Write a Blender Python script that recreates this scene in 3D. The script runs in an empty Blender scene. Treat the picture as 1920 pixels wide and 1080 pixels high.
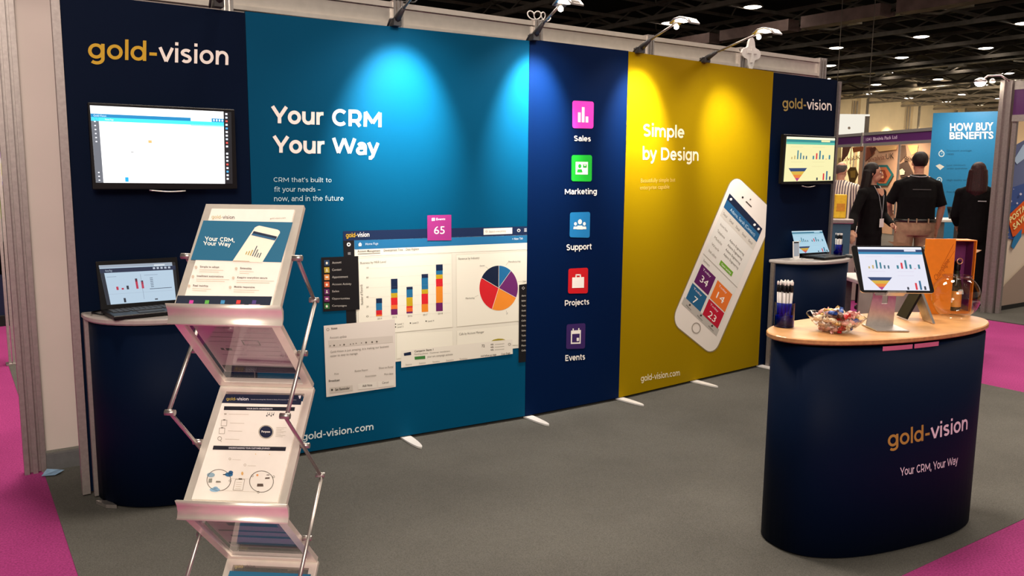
import bpy, bmesh, math, random
from mathutils import Vector, Matrix
random.seed(7)
V = Vector
PI = math.pi
COL = bpy.context.scene.collection
SC = bpy.context.scene

# ------------------------------------------------------------------ camera
FPX = 1560.0; CH = 1.55; YAW = math.radians(34.2)
PITCH = math.atan(220/FPX); ROLL = .01
Fv = V((math.sin(YAW)*math.cos(PITCH), math.cos(YAW)*math.cos(PITCH), -math.sin(PITCH)))
Rv = V((math.cos(YAW), -math.sin(YAW), 0)); Uv = Rv.cross(Fv)
Rv, Uv = Rv*math.cos(ROLL)+Uv*math.sin(ROLL), Uv*math.cos(ROLL)-Rv*math.sin(ROLL)
EYE = V((0, 0, CH))
cd = bpy.data.cameras.new('camera'); cam = bpy.data.objects.new('camera', cd); COL.objects.link(cam)
cam.matrix_world = Matrix(((Rv.x, Uv.x, -Fv.x, 0), (Rv.y, Uv.y, -Fv.y, 0), (Rv.z, Uv.z, -Fv.z, CH), (0, 0, 0, 1)))
cd.sensor_width = 36; cd.lens = FPX*36/1920; cd.clip_end = 400; cd.clip_start = .05
SC.camera = cam

# ------------------------------------------------------------------ world, lights, exposure
w = bpy.data.worlds.new('world'); SC.world = w; w.use_nodes = True
bgn = w.node_tree.nodes['Background']; bgn.inputs[0].default_value = (1.0, .86, .74, 1); bgn.inputs[1].default_value = .25
SC.view_settings.view_transform = 'Standard'; SC.view_settings.look = 'None'
SC.view_settings.exposure = 0; SC.view_settings.gamma = 1; SC.view_settings.use_curve_mapping = False

def area(name, loc, size, power, color, target=None, sy=None):
    l = bpy.data.lights.new(name, 'AREA'); l.energy = power; l.color = color; l.size = size
    if sy: l.shape = 'RECTANGLE'; l.size_y = sy
    o = bpy.data.objects.new(name, l); COL.objects.link(o); o.location = loc
    d = (V(target)-V(loc)) if target else V((0, 0, -1))
    o.rotation_euler = d.to_track_quat('-Z', 'Y').to_euler(); return o
def spot(name, loc, target, power, color, deg, blend=.8, r=.04):
    l = bpy.data.lights.new(name, 'SPOT'); l.energy = power; l.color = color; l.spot_size = math.radians(deg)
    l.spot_blend = blend; l.shadow_soft_size = r
    o = bpy.data.objects.new(name, l); COL.objects.link(o); o.location = loc
    o.rotation_euler = (V(target)-V(loc)).to_track_quat('-Z', 'Y').to_euler(); return o
WARM = (1, .86, .72)
area('hall_light_near', (-2.5, -6.5, 7.0), 5, 560, WARM, (2.2, 3, .8))
area('brochure_fill', (-.7, -1.4, 3.3), 1.2, 120, (1, .88, .74), (.6, 2.1, 1.1))  # added unseen lamp, brightens the brochures more than the panels
area('hall_light_over', (2.7, 3.3, 8.4), 1.4, 330, WARM, (3.1, 2.4, 0))
area('hall_light_back', (1.2, 7.5, 8.4), 2.2, 600, WARM, (2.5, 2.5, 0))
area('hall_light_right', (11, 1, 8.4), 4, 520, WARM, (6, 3.5, 0))
area('hall_light_far', (14, 9, 8.4), 8, 1900, WARM, (13, 8, 0))
hle = area('far_wall_fill', (72, 32, 6.5), 20, 3300, (1, .84, .6), (84, 50, 3)); hle.data.spread = math.radians(75)  # added fill for the far wall, no such lamp hangs here

# ------------------------------------------------------------------ survey helpers (measured points set on real planes)
def ray(x, y): return Fv + Rv*((x-960)/FPX) + Uv*((540-y)/FPX)
def on_z(x, y, z=0):
    d = ray(x, y); return EYE + d*((z-CH)/d.z)
def at_d(x, y, D): return EYE + ray(x, y)*D
class Frame:
    def __init__(s, O, U, Vv):
        s.O = V(O); s.U = V(U).normalized(); s.V = V(Vv); s.V = (s.V - s.U*s.U.dot(s.V)).normalized(); s.N = s.U.cross(s.V)
    def uv(s, x, y):
        d = ray(x, y); t = (s.O-EYE).dot(s.N)/d.dot(s.N); p = EYE+d*t-s.O
        return (p.dot(s.U), p.dot(s.V))
    def P(s, u, v, n=0): return s.O + s.U*u + s.V*v + s.N*n

# ------------------------------------------------------------------ materials
def lin(c): return c/12.92 if c <= .04045 else ((c+.055)/1.055)**2.4
def hx(h): return tuple(lin(int(h[i:i+2], 16)/255) for i in (0, 2, 4))
MC = {}
def mat(name, col, rough=.5, metal=0, noise=0, nscale=40, bump=0, spec=.5, coat=0):
    if name in MC: return MC[name]
    m = bpy.data.materials.new(name); m.use_nodes = True; nt = m.node_tree; b = nt.nodes['Principled BSDF']
    c = hx(col) if isinstance(col, str) else col
    b.inputs['Base Color'].default_value = (*c, 1); b.inputs['Roughness'].default_value = rough
    b.inputs['Metallic'].default_value = metal; b.inputs['Specular IOR Level'].default_value = spec
    b.inputs['Coat Weight'].default_value = coat
    if noise or bump:
        tc = nt.nodes.new('ShaderNodeTexCoord'); n = nt.nodes.new('ShaderNodeTexNoise'); n.inputs['Scale'].default_value = nscale
        n.inputs['Detail'].default_value = 4; nt.links.new(tc.outputs['Object'], n.inputs['Vector'])
        if noise:
            r = nt.nodes.new('ShaderNodeValToRGB')
            r.color_ramp.elements[0].position = .3; r.color_ramp.elements[1].position = .7
            r.color_ramp.elements[0].color = (*[x*(1-noise) for x in c], 1); r.color_ramp.elements[1].color = (*[min(1, x*(1+noise)) for x in c], 1)
            nt.links.new(n.outputs['Fac'], r.inputs[0]); nt.links.new(r.outputs[0], b.inputs['Base Color'])
        if bump:
            bp = nt.nodes.new('ShaderNodeBump'); bp.inputs['Strength'].default_value = bump; bp.inputs['Distance'].default_value = .003
            nt.links.new(n.outputs['Fac'], bp.inputs['Height']); nt.links.new(bp.outputs[0], b.inputs['Normal'])
    MC[name] = m; return m
def emit(name, col, s):
    if name in MC: return MC[name]
    m = bpy.data.materials.new(name); m.use_nodes = True; nt = m.node_tree; b = nt.nodes['Principled BSDF']
    c = hx(col); b.inputs['Base Color'].default_value = (.02, .02, .02, 1); b.inputs['Roughness'].default_value = .3
    b.inputs['Emission Color'].default_value = (*c, 1); b.inputs['Emission Strength'].default_value = s
    MC[name] = m; return m
def glass(name, tint=(1, 1, 1), ior=1.45, refl=1.0):
    m = bpy.data.materials.new(name); m.use_nodes = True; nt = m.node_tree; nt.nodes.clear()
    o = nt.nodes.new('ShaderNodeOutputMaterial'); mx = nt.nodes.new('ShaderNodeMixShader'); t = nt.nodes.new('ShaderNodeBsdfTransparent')
    g = nt.nodes.new('ShaderNodeBsdfGlossy'); g.inputs['Roughness'].default_value = .03; f = nt.nodes.new('ShaderNodeLayerWeight'); pw = nt.nodes.new('ShaderNodeMath'); pw.operation = 'POWER'; pw.inputs[1].default_value = 3.2
    ad = nt.nodes.new('ShaderNodeMath'); ad.operation = 'ADD'; ad.inputs[1].default_value = .045
    nt.links.new(f.outputs['Facing'], pw.inputs[0]); nt.links.new(pw.outputs[0], ad.inputs[0]); t.inputs[0].default_value = (*tint, 1); mu = nt.nodes.new('ShaderNodeMath'); mu.operation = 'MULTIPLY'; mu.inputs[1].default_value = refl
    nt.links.new(ad.outputs[0], mu.inputs[0]); nt.links.new(mu.outputs[0], mx.inputs[0]); nt.links.new(t.outputs[0], mx.inputs[1])
    nt.links.new(g.outputs[0], mx.inputs[2]); nt.links.new(mx.outputs[0], o.inputs[0]); MC[name] = m; return m
def ink(h, kind='p', s=1.0):
    if kind == 'p': return mat('print_'+h, h, .55, spec=.3)
    return emit('screen_%s_%g' % (h, s), h, s)

FAB = dict(rough=.55, spec=.05, bump=.12, nscale=900)
M = dict(
 navy=mat('navy_fabric', (.0015, .006, .022), **FAB), navy2=mat('blue_navy_fabric', (.0004, .0085, .046), **FAB),
 teal=mat('teal_fabric', (.0006, .068, .150), **FAB), yellow=mat('mustard_fabric', (.31, .198, .0008), **FAB),
 alu=mat('brushed_aluminium', (.62, .58, .56), .32, .9, .08, 60), alud=mat('dull_aluminium', (.36, .32, .31), .4, .7, .1, 60),
 steel=mat('polished_steel_rod', (.42, .39, .37), .38, .9, .04, 50),
 wallw=mat('white_shell_panel', (.62, .54, .50), .5, noise=.03, nscale=3), railw=mat('cream_rail', (.60, .55, .5), .35, .3, .05, 20),
 black=mat('black_plastic', (.004, .004, .005), .4, spec=.25, noise=.2, nscale=60), dgrey=mat('dark_grey_plastic', (.03, .03, .032), .5, noise=.2, nscale=60),
 white=mat('white_plastic', (.75, .72, .7), .35, noise=.03), skirt=mat('grey_skirting', (.11, .11, .115), .5, noise=.1),
 frame=mat('satin_silver_frame', (.86, .80, .72), .36, .62, .04, 30), paper=mat('white_paper', (.82, .77, .71), .6, noise=.02),
 wood=mat('bamboo_top', (.68, .36, .14), .38, noise=.12, nscale=14, coat=.2), woodedge=mat('bamboo_edge', (.42, .2, .07), .5, noise=.2, nscale=60),
 pink=mat('pink_strip', (.5, .12, .22), .35, noise=.05), tabletop=mat('grey_counter_top', (.42, .38, .36), .3, noise=.05),
 orange=mat('orange_card', (.78, .22, .005), .45, noise=.04), purple=mat('purple_card', (.12, .012, .09), .5, noise=.08),
 carton=mat('brown_cardboard', (.30, .16, .08), .75, noise=.12), skin=mat('skin', (.45, .22, .14), .5, noise=.06),
 blackcloth=mat('black_cloth', (.0035, .003, .0035), .95, spec=.15, noise=.3, nscale=30, bump=.4), khaki=mat('khaki_cloth', (.34, .22, .13), .85, noise=.15, nscale=20, bump=.4),
 hair=mat('dark_brown_hair', (.007, .0035, .003), .6, spec=.25, noise=.5, nscale=90, bump=.6), hairred=mat('dark_red_hair', (.022, .004, .005), .55, spec=.25, noise=.5, nscale=80, bump=.6),
 hairgrey=mat('grey_brown_hair', (.06, .05, .045), .6, noise=.4, nscale=80, bump=.5), shoe=mat('black_leather', (.01, .009, .008), .35, noise=.2),
 led=emit('warm_led', 'fff2d8', 7), ledceil=emit('ceiling_led', 'fff4e4', 9), dark=mat('black_void', (.004, .004, .004), .9, noise=.1),
 steelc=mat('ceiling_steel', (.27, .23, .19), .6, .3, .2, 3), steell=mat('light_ceiling_steel', (.85, .76, .62), .5, .3, .2, 3),
 ceil=mat('ceiling_black', (.008, .0065, .0055), .9, noise=.5, nscale=.6), duct=mat('pink_grey_duct', (.42, .28, .25), .5, .3, .2, 2),
 cream=mat('cream_hall_wall', (.62, .50, .33), .8, noise=.06, nscale=.8), purplefas=mat('purple_fascia', (.075, .012, .10), .45, noise=.05),
 blueglass=glass('blue_clear_plastic', (.05, .09, .55), 1.45, .7), bottleg=mat('dark_bottle_glass', (.012, .016, .008), .1, noise=.1),
)
glass('clear_glass', (.94, .93, .92), 1.5, 1.15); glass('acrylic', (.95, .93, .94), 1.5, .7)
def carpet(name, c, c2, s=260):
    m = mat(name, c, .95, noise=.28, nscale=s, bump=.6, spec=.1); nt = m.node_tree
    ramp = [n for n in nt.nodes if n.type == 'VALTORGB'][0]; b = nt.nodes['Principled BSDF']
    tc = [n for n in nt.nodes if n.type == 'TEX_COORD'][0]
    n2 = nt.nodes.new('ShaderNodeTexNoise'); n2.inputs['Scale'].default_value = 1.6; n2.inputs['Detail'].default_value = 6
    mx = nt.nodes.new('ShaderNodeMix'); mx.data_type = 'RGBA'; mx.blend_type = 'MULTIPLY'; mx.inputs[0].default_value = 1
    r2 = nt.nodes.new('ShaderNodeValToRGB'); r2.color_ramp.elements[0].position = .35; r2.color_ramp.elements[1].position = .65
    r2.color_ramp.elements[0].color = (*c2, 1); r2.color_ramp.elements[1].color = (1, 1, 1, 1)
    nt.links.new(tc.outputs['Object'], n2.inputs['Vector']); nt.links.new(n2.outputs['Fac'], r2.inputs[0])
    nt.links.new(ramp.outputs[0], mx.inputs[6]); nt.links.new(r2.outputs[0], mx.inputs[7]); nt.links.new(mx.outputs[2], b.inputs['Base Color']); return m
M['carpet'] = carpet('grey_carpet', (.108, .104, .094), (.82, .82, .82)); M['magenta'] = carpet('magenta_carpet', (.33, .042, .178), (.84, .8, .84), 120)

# ------------------------------------------------------------------ mesh builder
class MB:
    def __init__(s): s.v = []; s.f = []; s.m = []; s.sm = []; s.mi = 0
    def add(s, vs, fs, smooth=False, mi=None):
        b = len(s.v); s.v += [V(p) for p in vs]; s.f += [[b+i for i in f] for f in fs]
        s.m += [s.mi if mi is None else mi]*len(fs); s.sm += [smooth]*len(fs); return s
    def box(s, c, d, ax=None, bev=0):
        c = V(c); X, Y, Z = ax if ax else (V((1, 0, 0)), V((0, 1, 0)), V((0, 0, 1)))
        a, b, e = [k/2 for k in d]
        if bev:
            pts = []
            for z in (-1, 1):
                for q in (0, 1):
                    zz = z*(e-bev) if (q == 0) == (z == -1) and False else z*(e if (q == 1) == (z == 1) else e-bev)
                    ins = bev if abs(zz) >= e-1e-9 else 0
                    for x, y in ((-1, -1), (1, -1), (1, 1), (-1, 1)):
                        pts.append(c+X*(x*(a-ins))+Y*(y*(b-ins))+Z*zz)
            # order rings bottom to top
            R = [pts[i*4:i*4+4] for i in range(4)]; R.sort(key=lambda r: (r[0]-c).dot(Z))
            return s.loft(R)
        pts = [c+X*(x*a)+Y*(y*b)+Z*(z*e) for z in (-1, 1) for x, y in ((-1, -1), (1, -1), (1, 1), (-1, 1))]
        return s.add(pts, [(3, 2, 1, 0), (4, 5, 6, 7), (0, 1, 5, 4), (1, 2, 6, 5), (2, 3, 7, 6), (3, 0, 4, 7)])
    def loft(s, rings, smooth=False, cap=True, closed=True):
        n = len(rings[0]); vs = [p for r in rings for p in r]; fs = []
        for i in range(len(rings)-1):
            for j in range(n if closed else n-1):
                k = (j+1) % n; fs.append((i*n+j, i*n+k, (i+1)*n+k, (i+1)*n+j))
        s.add(vs, fs, smooth)
        if cap:
            s.add(rings[0], [tuple(range(n))[::-1]]); s.add(rings[-1], [tuple(range(n))])
        return s
    def prism(s, poly, n, t):   # poly of 3D points, thickness t along n
        n = V(n).normalized(); return s.loft([[V(p) for p in poly], [V(p)+n*t for p in poly]])
    def tube(s, pts, r, n=10, smooth=True, flat=1.0):
        pts = [V(p) for p in pts]; rs = r if isinstance(r, (list, tuple)) else [r]*len(pts); rings = []; up = None
        for i, p in enumerate(pts):
            d = (pts[min(i+1, len(pts)-1)]-pts[max(i-1, 0)]).normalized()
            if up is None:
                up = V((0, 0, 1)) if abs(d.z) < .9 else V((1, 0, 0))
            a = d.cross(up).normalized(); b = a.cross(d); up = b
            rings.append([p+a*(math.cos(t)*rs[i])+b*(math.sin(t)*rs[i]*flat) for t in [2*PI*k/n for k in range(n)]])
        return s.loft(rings, smooth)
    def lathe(s, prof, c=(0, 0, 0), n=24, smooth=True, cap=True, axis=None, sx=1, sy=1):
        c = V(c); rings = []
        for r, z in prof: rings.append([c+V((math.cos(2*PI*k/n)*r*sx, math.sin(2*PI*k/n)*r*sy, z)) for k in range(n)])
        return s.loft(rings, smooth, cap)
    def ell(s, c, r, n=14, m=9, rot=None):
        c = V(c); rings = []
        for i in range(1, m):
            ph = PI*i/m - PI/2
            rg = [V((math.cos(ph)*math.cos(2*PI*k/n)*r[0], math.cos(ph)*math.sin(2*PI*k/n)*r[1], math.sin(ph)*r[2])) for k in range(n)]
            if rot: rg = [rot @ p for p in rg]
            rings.append([c+p for p in rg])
        return s.loft(rings, True)
    def grid(s, fn, nu, nv, smooth=True):
        vs = [fn(i/nu, j/nv) for i in range(nu+1) for j in range(nv+1)]
        fs = [(i*(nv+1)+j, (i+1)*(nv+1)+j, (i+1)*(nv+1)+j+1, i*(nv+1)+j+1) for i in range(nu) for j in range(nv)]
        return s.add(vs, fs, smooth)
    def build(s, name, mats, parent=None, label=None, world=True):
        me = bpy.data.meshes.new(name); vs = s.v
        if parent is not None and world:
            inv = wm(parent).inverted(); vs = [inv @ p for p in vs]
        me.from_pydata([tuple(p) for p in vs], [], s.f)
        if not isinstance(mats, (list, tuple)): mats = [mats]
        for m in mats: me.materials.append(m)
        me.polygons.foreach_set('material_index', s.m); me.polygons.foreach_set('use_smooth', s.sm); me.update()
        if not name.endswith('print'):
            bm = bmesh.new(); bm.from_mesh(me); bmesh.ops.remove_doubles(bm, verts=bm.verts, dist=1e-6)
            bmesh.ops.recalc_face_normals(bm, faces=bm.faces); bm.to_mesh(me); bm.free()
        o = bpy.data.objects.new(name, me); COL.objects.link(o)
        if parent is not None: o.parent = parent
        if label: o['label'] = label
        return o
def wm(o):
    m = Matrix.LocRotScale(o.location, o.rotation_euler, o.scale)
    return wm(o.parent) @ m if o.parent else m
def thing(name, label, cat, loc=(0, 0, 0), rz=0, group=None):
    o = bpy.data.objects.new(name, None); COL.objects.link(o); o.location = loc; o.rotation_euler = (0, 0, rz)
    o.empty_display_size = .1; return tag(o, label, cat, group)
def tag(o, label, cat, group=None):
    o['label'] = label; o['category'] = cat
    if group: o['group'] = group
    return o
def struct(o): o['kind'] = 'structure'; return o
def box1(name, c, d, m, parent=None, ax=None, bev=0, label=None): return MB().box(c, d, ax, bev).build(name, m, parent, label)
def copy_tree(o, parent=None):
    c = o.copy(); COL.objects.link(c); c.parent = parent
    for ch in list(o.children): copy_tree(ch, c)
    return c

# ------------------------------------------------------------------ text and flat print
TC = {}
def arc(cx, cy, rx, ry, a0, a1, n=12): return [(cx+rx*math.cos(math.radians(a0+(a1-a0)*i/n)), cy+ry*math.sin(math.radians(a0+(a1-a0)*i/n))) for i in range(n+1)]
BOWL = lambda cx=.27: arc(cx, .27, .205, .215, 0, 360, 24)
GL = {  # centre lines of round geometric letters, x-height .54, ascender .75, capital .70
 'a': (.52, [[(.43, 0), (.43, .31)]+arc(.26, .32, .17, .165, 0, 150, 8), [(.43, .30), (.25, .30)]+arc(.22, .17, .145, .125, 100, 290, 9)+[(.36, .07), (.43, .15)]]),
 'b': (.58, [[(.09, 0), (.09, .75)], BOWL(.31)]), 'c': (.50, [arc(.28, .27, .205, .215, 48, 312, 16)]), 'd': (.58, [BOWL(), [(.49, 0), (.49, .75)]]),
 'e': (.55, [[(.08, .27), (.475, .27)]+arc(.275, .27, .20, .215, 5, 318, 18)]), 'f': (.34, [[(.15, 0), (.15, .57)]+arc(.27, .57, .12, .125, 180, 75, 7), [(.02, .49), (.31, .49)]]),
 'g': (.58, [BOWL(), [(.49, .54), (.49, .02)]+arc(.29, .0, .20, .155, 0, -140, 10)]), 'h': (.57, [[(.09, 0), (.09, .75)], [(.09, .26)]+arc(.28, .29, .18, .19, 175, 0, 10)+[(.46, 0)]]),
 'i': (.19, [[(.095, 0), (.095, .54)], [(.095, .64), (.095, .76)]]), 'j': (.19, [[(.10, .54), (.10, -.06)]+arc(.0, -.07, .10, .09, 0, -80, 5), [(.10, .64), (.10, .76)]]),
 'k': (.53, [[(.09, 0), (.09, .75)], [(.45, .54), (.13, .21)], [(.24, .30), (.47, 0)]]), 'l': (.18, [[(.09, 0), (.09, .75)]]),
 'm': (.88, [[(.09, 0), (.09, .54)], [(.09, .27)]+arc(.265, .30, .165, .18, 175, 0, 10)+[(.43, 0)], [(.43, .27)]+arc(.605, .30, .165, .18, 175, 0, 10)+[(.77, 0)]]),
 'n': (.57, [[(.09, 0), (.09, .54)], [(.09, .26)]+arc(.28, .29, .18, .19, 175, 0, 10)+[(.46, 0)]]), 'o': (.56, [BOWL(.28)]),
 'p': (.58, [[(.09, -.2), (.09, .54)], BOWL(.31)]), 'r': (.36, [[(.09, 0), (.09, .54)], [(.09, .27)]+arc(.26, .30, .17, .18, 170, 88, 6)+[(.33, .48)]]),
 's': (.45, [arc(.225, .375, .145, .105, 35, 180, 8)+[(.10, .33), (.2, .285), (.30, .25)]+arc(.225, .155, .14, .105, 35, -150, 10)]),
 't': (.36, [[(.15, .66), (.15, .17)]+arc(.27, .17, .12, .12, 180, 285, 7), [(.02, .49), (.32, .49)]]), 'u': (.57, [[(.085, .54), (.085, .25)]+arc(.275, .25, .19, .195, 180, 350, 10)+[(.47, .28)], [(.475, 0), (.475, .54)]]),
 'v': (.50, [[(.03, .54), (.25, .02), (.47, .54)]]), 'w': (.80, [[(.03, .54), (.21, .02), (.40, .52), (.59, .02), (.77, .54)]]), 'y': (.50, [[(.03, .54), (.26, .03)], [(.47, .54), (.22, -.07), (.15, -.14), (.05, -.14)]]),
 'C': (.68, [arc(.37, .35, .29, .295, 45, 315, 18)]), 'D': (.74, [[(.10, .06), (.10, .64), (.34, .64)]+arc(.36, .35, .29, .29, 88, -88, 14)+[(.10, .06)]]),
 'E': (.58, [[(.52, .06), (.10, .06), (.10, .64), (.51, .64)], [(.10, .355), (.46, .355)]]), 'M': (.88, [[(.10, 0), (.10, .64), (.44, .17), (.78, .64), (.78, 0)]]),
 'P': (.64, [[(.10, 0), (.10, .64), (.36, .64)]+arc(.37, .435, .18, .205, 85, -85, 9)+[(.10, .23)]]), 'R': (.66, [[(.10, 0), (.10, .64), (.36, .64)]+arc(.37, .435, .18, .205, 85, -85, 9)+[(.10, .23)], [(.36, .24), (.55, 0)]]),
 'S': (.60, [arc(.30, .49, .205, .15, 35, 180, 9)+[(.13, .42), (.3, .355), (.44, .30)]+arc(.29, .20, .21, .145, 30, -150, 11)]),
 'W': (1.02, [[(.03, .70), (.26, .05), (.51, .68), (.76, .05), (.99, .70)]]), 'Y': (.62, [[(.02, .70), (.31, .26), (.60, .70)], [(.31, .28), (.31, 0)]]),
 '-': (.36, [[(.05, .27), (.31, .27)]]), '\u2013': (.5, [[(.03, .27), (.46, .27)]]), '.': (.18, [[(.09, 0), (.09, .12)]]), ',': (.18, [[(.10, .12), (.10, .02), (.06, -.1)]]), "'": (.16, [[(.08, .72), (.08, .52)]]), ' ': (.27, []),
}
def stroke_text(s, w):
    k = (s, 'stroke', w)
    if k in TC: return TC[k]
    vs, fs, x = [], [], 0
    for ch in s:
        adv, lines = GL[ch]
        segs = []
        for L in lines:
            L = [(p[0]+x, p[1]) for i, p in enumerate(L) if i == 0 or math.hypot(p[0]-L[i-1][0], p[1]-L[i-1][1]) > .004]
            cur = [L[0]]
            for i in range(1, len(L)):
                cur.append(L[i])
                if i < len(L)-1:
                    ax, ay = L[i][0]-L[i-1][0], L[i][1]-L[i-1][1]; bx, by = L[i+1][0]-L[i][0], L[i+1][1]-L[i][1]
                    if (ax*bx+ay*by) < -.2*math.hypot(ax, ay)*math.hypot(bx, by): segs.append(cur); cur = [L[i]]
            segs.append(cur)
        for sk, L in enumerate(segs):
            closed = math.hypot(L[0][0]-L[-1][0], L[0][1]-L[-1][1]) < .01 and len(L) > 4; n = len(L); b = len(vs); h = w/2
            for i in range(n):
                a = L[i-1] if i else (L[-2] if closed else None); c = L[i+1] if i < n-1 else (L[1] if closed else None)
                def nr(p, q): l = math.hypot(q[0]-p[0], q[1]-p[1]); return (-(q[1]-p[1])/l, (q[0]-p[0])/l)
                n1 = nr(a, L[i]) if a else nr(L[i], c); n2 = nr(L[i], c) if c else n1
                mx, my = n1[0]+n2[0], n1[1]+n2[1]; d = (mx*n1[0]+my*n1[1]); sc = h/max(d, .55)
                vs += [(L[i][0]+mx*sc, L[i][1]+my*sc, sk), (L[i][0]-mx*sc, L[i][1]-my*sc, sk)]
            for i in range(n-1): fs.append([b+2*i, b+2*i+1, b+2*i+3, b+2*i+2])
        x += adv+w*.25
    TC[k] = (vs, fs); return TC[k]
def text_mesh(s, bold=0.0):
    if bold >= .05: return stroke_text(s, bold)
    k = (s, bold)
    if k in TC: return TC[k]
    c = bpy.data.curves.new('t', 'FONT'); c.body = s; c.size = 1; c.offset = bold; c.resolution_u = 3; c.fill_mode = 'BOTH'
    c.space_character = 1.0+bold
    o = bpy.data.objects.new('t', c); COL.objects.link(o); bpy.context.view_layer.update()
    me = bpy.data.meshes.new_from_object(o.evaluated_get(bpy.context.evaluated_depsgraph_get()))
    vs = [(v.co[0], v.co[1], 0) for v in me.vertices]; fs = [list(p.vertices) for p in me.polygons]
    bpy.data.objects.remove(o); bpy.data.curves.remove(c); bpy.data.meshes.remove(me)
    TC[k] = (vs, fs); return TC[k]
def clip_poly(poly, w):   # keep 0<=u<=w
    for ax, lim, sg in ((0, 0, 1), (0, w, -1)):
        out = []
        for i, p in enumerate(poly):
            q = poly[i-1]; ip = sg*(p[0]-lim) >= 0; iq = sg*(q[0]-lim) >= 0
            if ip != iq:
                t = (lim-q[0])/(p[0]-q[0]); out.append((lim, q[1]+(p[1]-q[1])*t))
            if ip: out.append(p)
        poly = out
    return poly
class Canvas:
    def __init__(s, F, kind='p', w=None, st=1.0, T=None, step=.0007, auto=0):
        s.auto = auto; s.cnt = 0
        s.F = F; s.k = kind; s.w = w; s.st = st; s.T = T or (lambda x, y: (x, y)); s.mb = MB(); s.mats = []; s.L = 1; s.step = step; s.warp = None
    def q(s, x, y): return s.F.uv(*s.T(x, y))
    def mi(s, h):
        m = ink(h, s.k, s.st)
        if m not in s.mats: s.mats.append(m)
        return s.mats.index(m)
    def face(s, uvs, h):
        if s.w is not None:
            uvs = clip_poly(uvs, s.w)
            if len(uvs) < 3: return
        s.cnt += s.auto
        a = sum(uvs[i-1][0]*uvs[i][1]-uvs[i][0]*uvs[i-1][1] for i in range(len(uvs)))
        if a < 0: uvs = uvs[::-1]
        s.mb.add([s.F.P(u, v, s.step*(s.L+s.cnt)) for u, v in uvs], [tuple(range(len(uvs)))], mi=s.mi(h))
    def poly(s, pts, h, layer=None):
        if layer: s.L = layer
        s.face([s.q(*p) for p in pts], h)
    def disc(s, c, r, h, n=20, ry=None):
        s.poly([(c[0]+r*math.cos(2*PI*k/n), c[1]+(ry or r)*math.sin(2*PI*k/n)) for k in range(n)], h)
    def ringp(s, c, r, r2, h, n=28, ry=None):
        ry = ry or r; k2 = r2/r
        for k in range(n):
            a, b = 2*PI*k/n, 2*PI*(k+1)/n
            s.poly([(c[0]+r*math.cos(a), c[1]+ry*math.sin(a)), (c[0]+r*math.cos(b), c[1]+ry*math.sin(b)), (c[0]+r*k2*math.cos(b), c[1]+ry*k2*math.sin(b)), (c[0]+r*k2*math.cos(a), c[1]+ry*k2*math.sin(a))], h)
    def line(s, a, b, wd, h):
        dx, dy = b[0]-a[0], b[1]-a[1]; l = math.hypot(dx, dy) or 1; nx, ny = -dy/l*wd/2, dx/l*wd/2
        s.poly([(a[0]+nx, a[1]+ny), (b[0]+nx, b[1]+ny), (b[0]-nx, b[1]-ny), (a[0]-nx, a[1]-ny)], h)
    def text(s, t, pL, pR, top, h, bold=0.02, h2=None, split=None, layer=None):
        if layer: s.L = layer
        vs, fs = text_mesh(t, bold); x0 = min(v[0] for v in vs); x1 = max(v[0] for v in vs); y1 = max(v[1] for v in vs)
        O = V(s.q(*pL)); X = V(s.q(*pR))-O
        Y = V(s.q(*(top if isinstance(top, tuple) else (pL[0], top))))-O
        out = [O+X*((x-x0)/(x1-x0))+Y*(y/y1) for x, y, _ in vs]
        if s.w is not None: out = [V((min(max(p.x, 0), s.w), p.y)) for p in out]
        xs = 9e9
        if split: pv = text_mesh(split, bold)[0]; xs = max(v[0] for v in pv)+.01
        b = len(s.mb.v); s.mb.v += [s.F.P(p.x, p.y, s.step*(s.L+s.cnt+(.5 if s.auto else 0))+vs[i][2]*.00013) for i, p in enumerate(out)]
        for f in fs:
            cx = sum(vs[i][0] for i in f)/len(f); s.mb.f.append([b+i for i in f]); s.mb.m.append(s.mi(h if cx < xs else (h2 or h))); s.mb.sm.append(False)
    def lett(s, parent, *a, **k): s.text(*a, **k); return s.build('lettering', parent)
    def quad(s, Q):   # returns mapper of unit square coords (a right, b down) into canvas coords
        (x0, y0), (x1, y1), (x2, y2), (x3, y3) = Q
        return lambda a, b: ((1-a)*(1-b)*x0+a*(1-b)*x1+a*b*x2+(1-a)*b*x3, (1-a)*(1-b)*y0+a*(1-b)*y1+a*b*y2+(1-a)*b*y3)
    def qrect(s, m, a0, b0, a1, b1, h): s.poly([m(a0, b0), m(a1, b0), m(a1, b1), m(a0, b1)], h)
    def build(s, name, parent, label=None):
        if s.warp: s.mb.v = [s.warp(p) for p in s.mb.v]
        o = s.mb.build(name+'_print', s.mats, parent, label); o.name = name; o.data.name = name; s.mb = MB(); s.mats = []; return o
WH = 'f4efe8'; GOLD = 'c9a227'

# =================================================================== SETTING
FL = MB().box((40, 25, -.06), (130, 90, .1)).build('floor', M['carpet']); struct(FL)
mg = MB()
for x0, y0, x1, y1 in ((-12, -8, .32, 9.42), (.32, -8, 9.25, 1.67), (6.35, 1.67, 9.25, 30), (.32, 7.48, 6.35, 9.42)):
    mg.box(((x0+x1)/2, (y0+y1)/2, -.006), (x1-x0, y1-y0, .012))
o = mg.build('aisle_carpet', M['magenta'], FL, 'magenta carpet of the aisles')
sg = MB().box(((.32+6.35)/2, (1.67+7.48)/2, -.004), (6.03, 5.81, .012)); sg.build('stand_carpet', M['carpet'], FL, 'grey carpet of the stand')
MB().box((10.6, 10, .004), (2.7, 20, .012)).build('stand_carpet', M['carpet'], FL)

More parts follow.
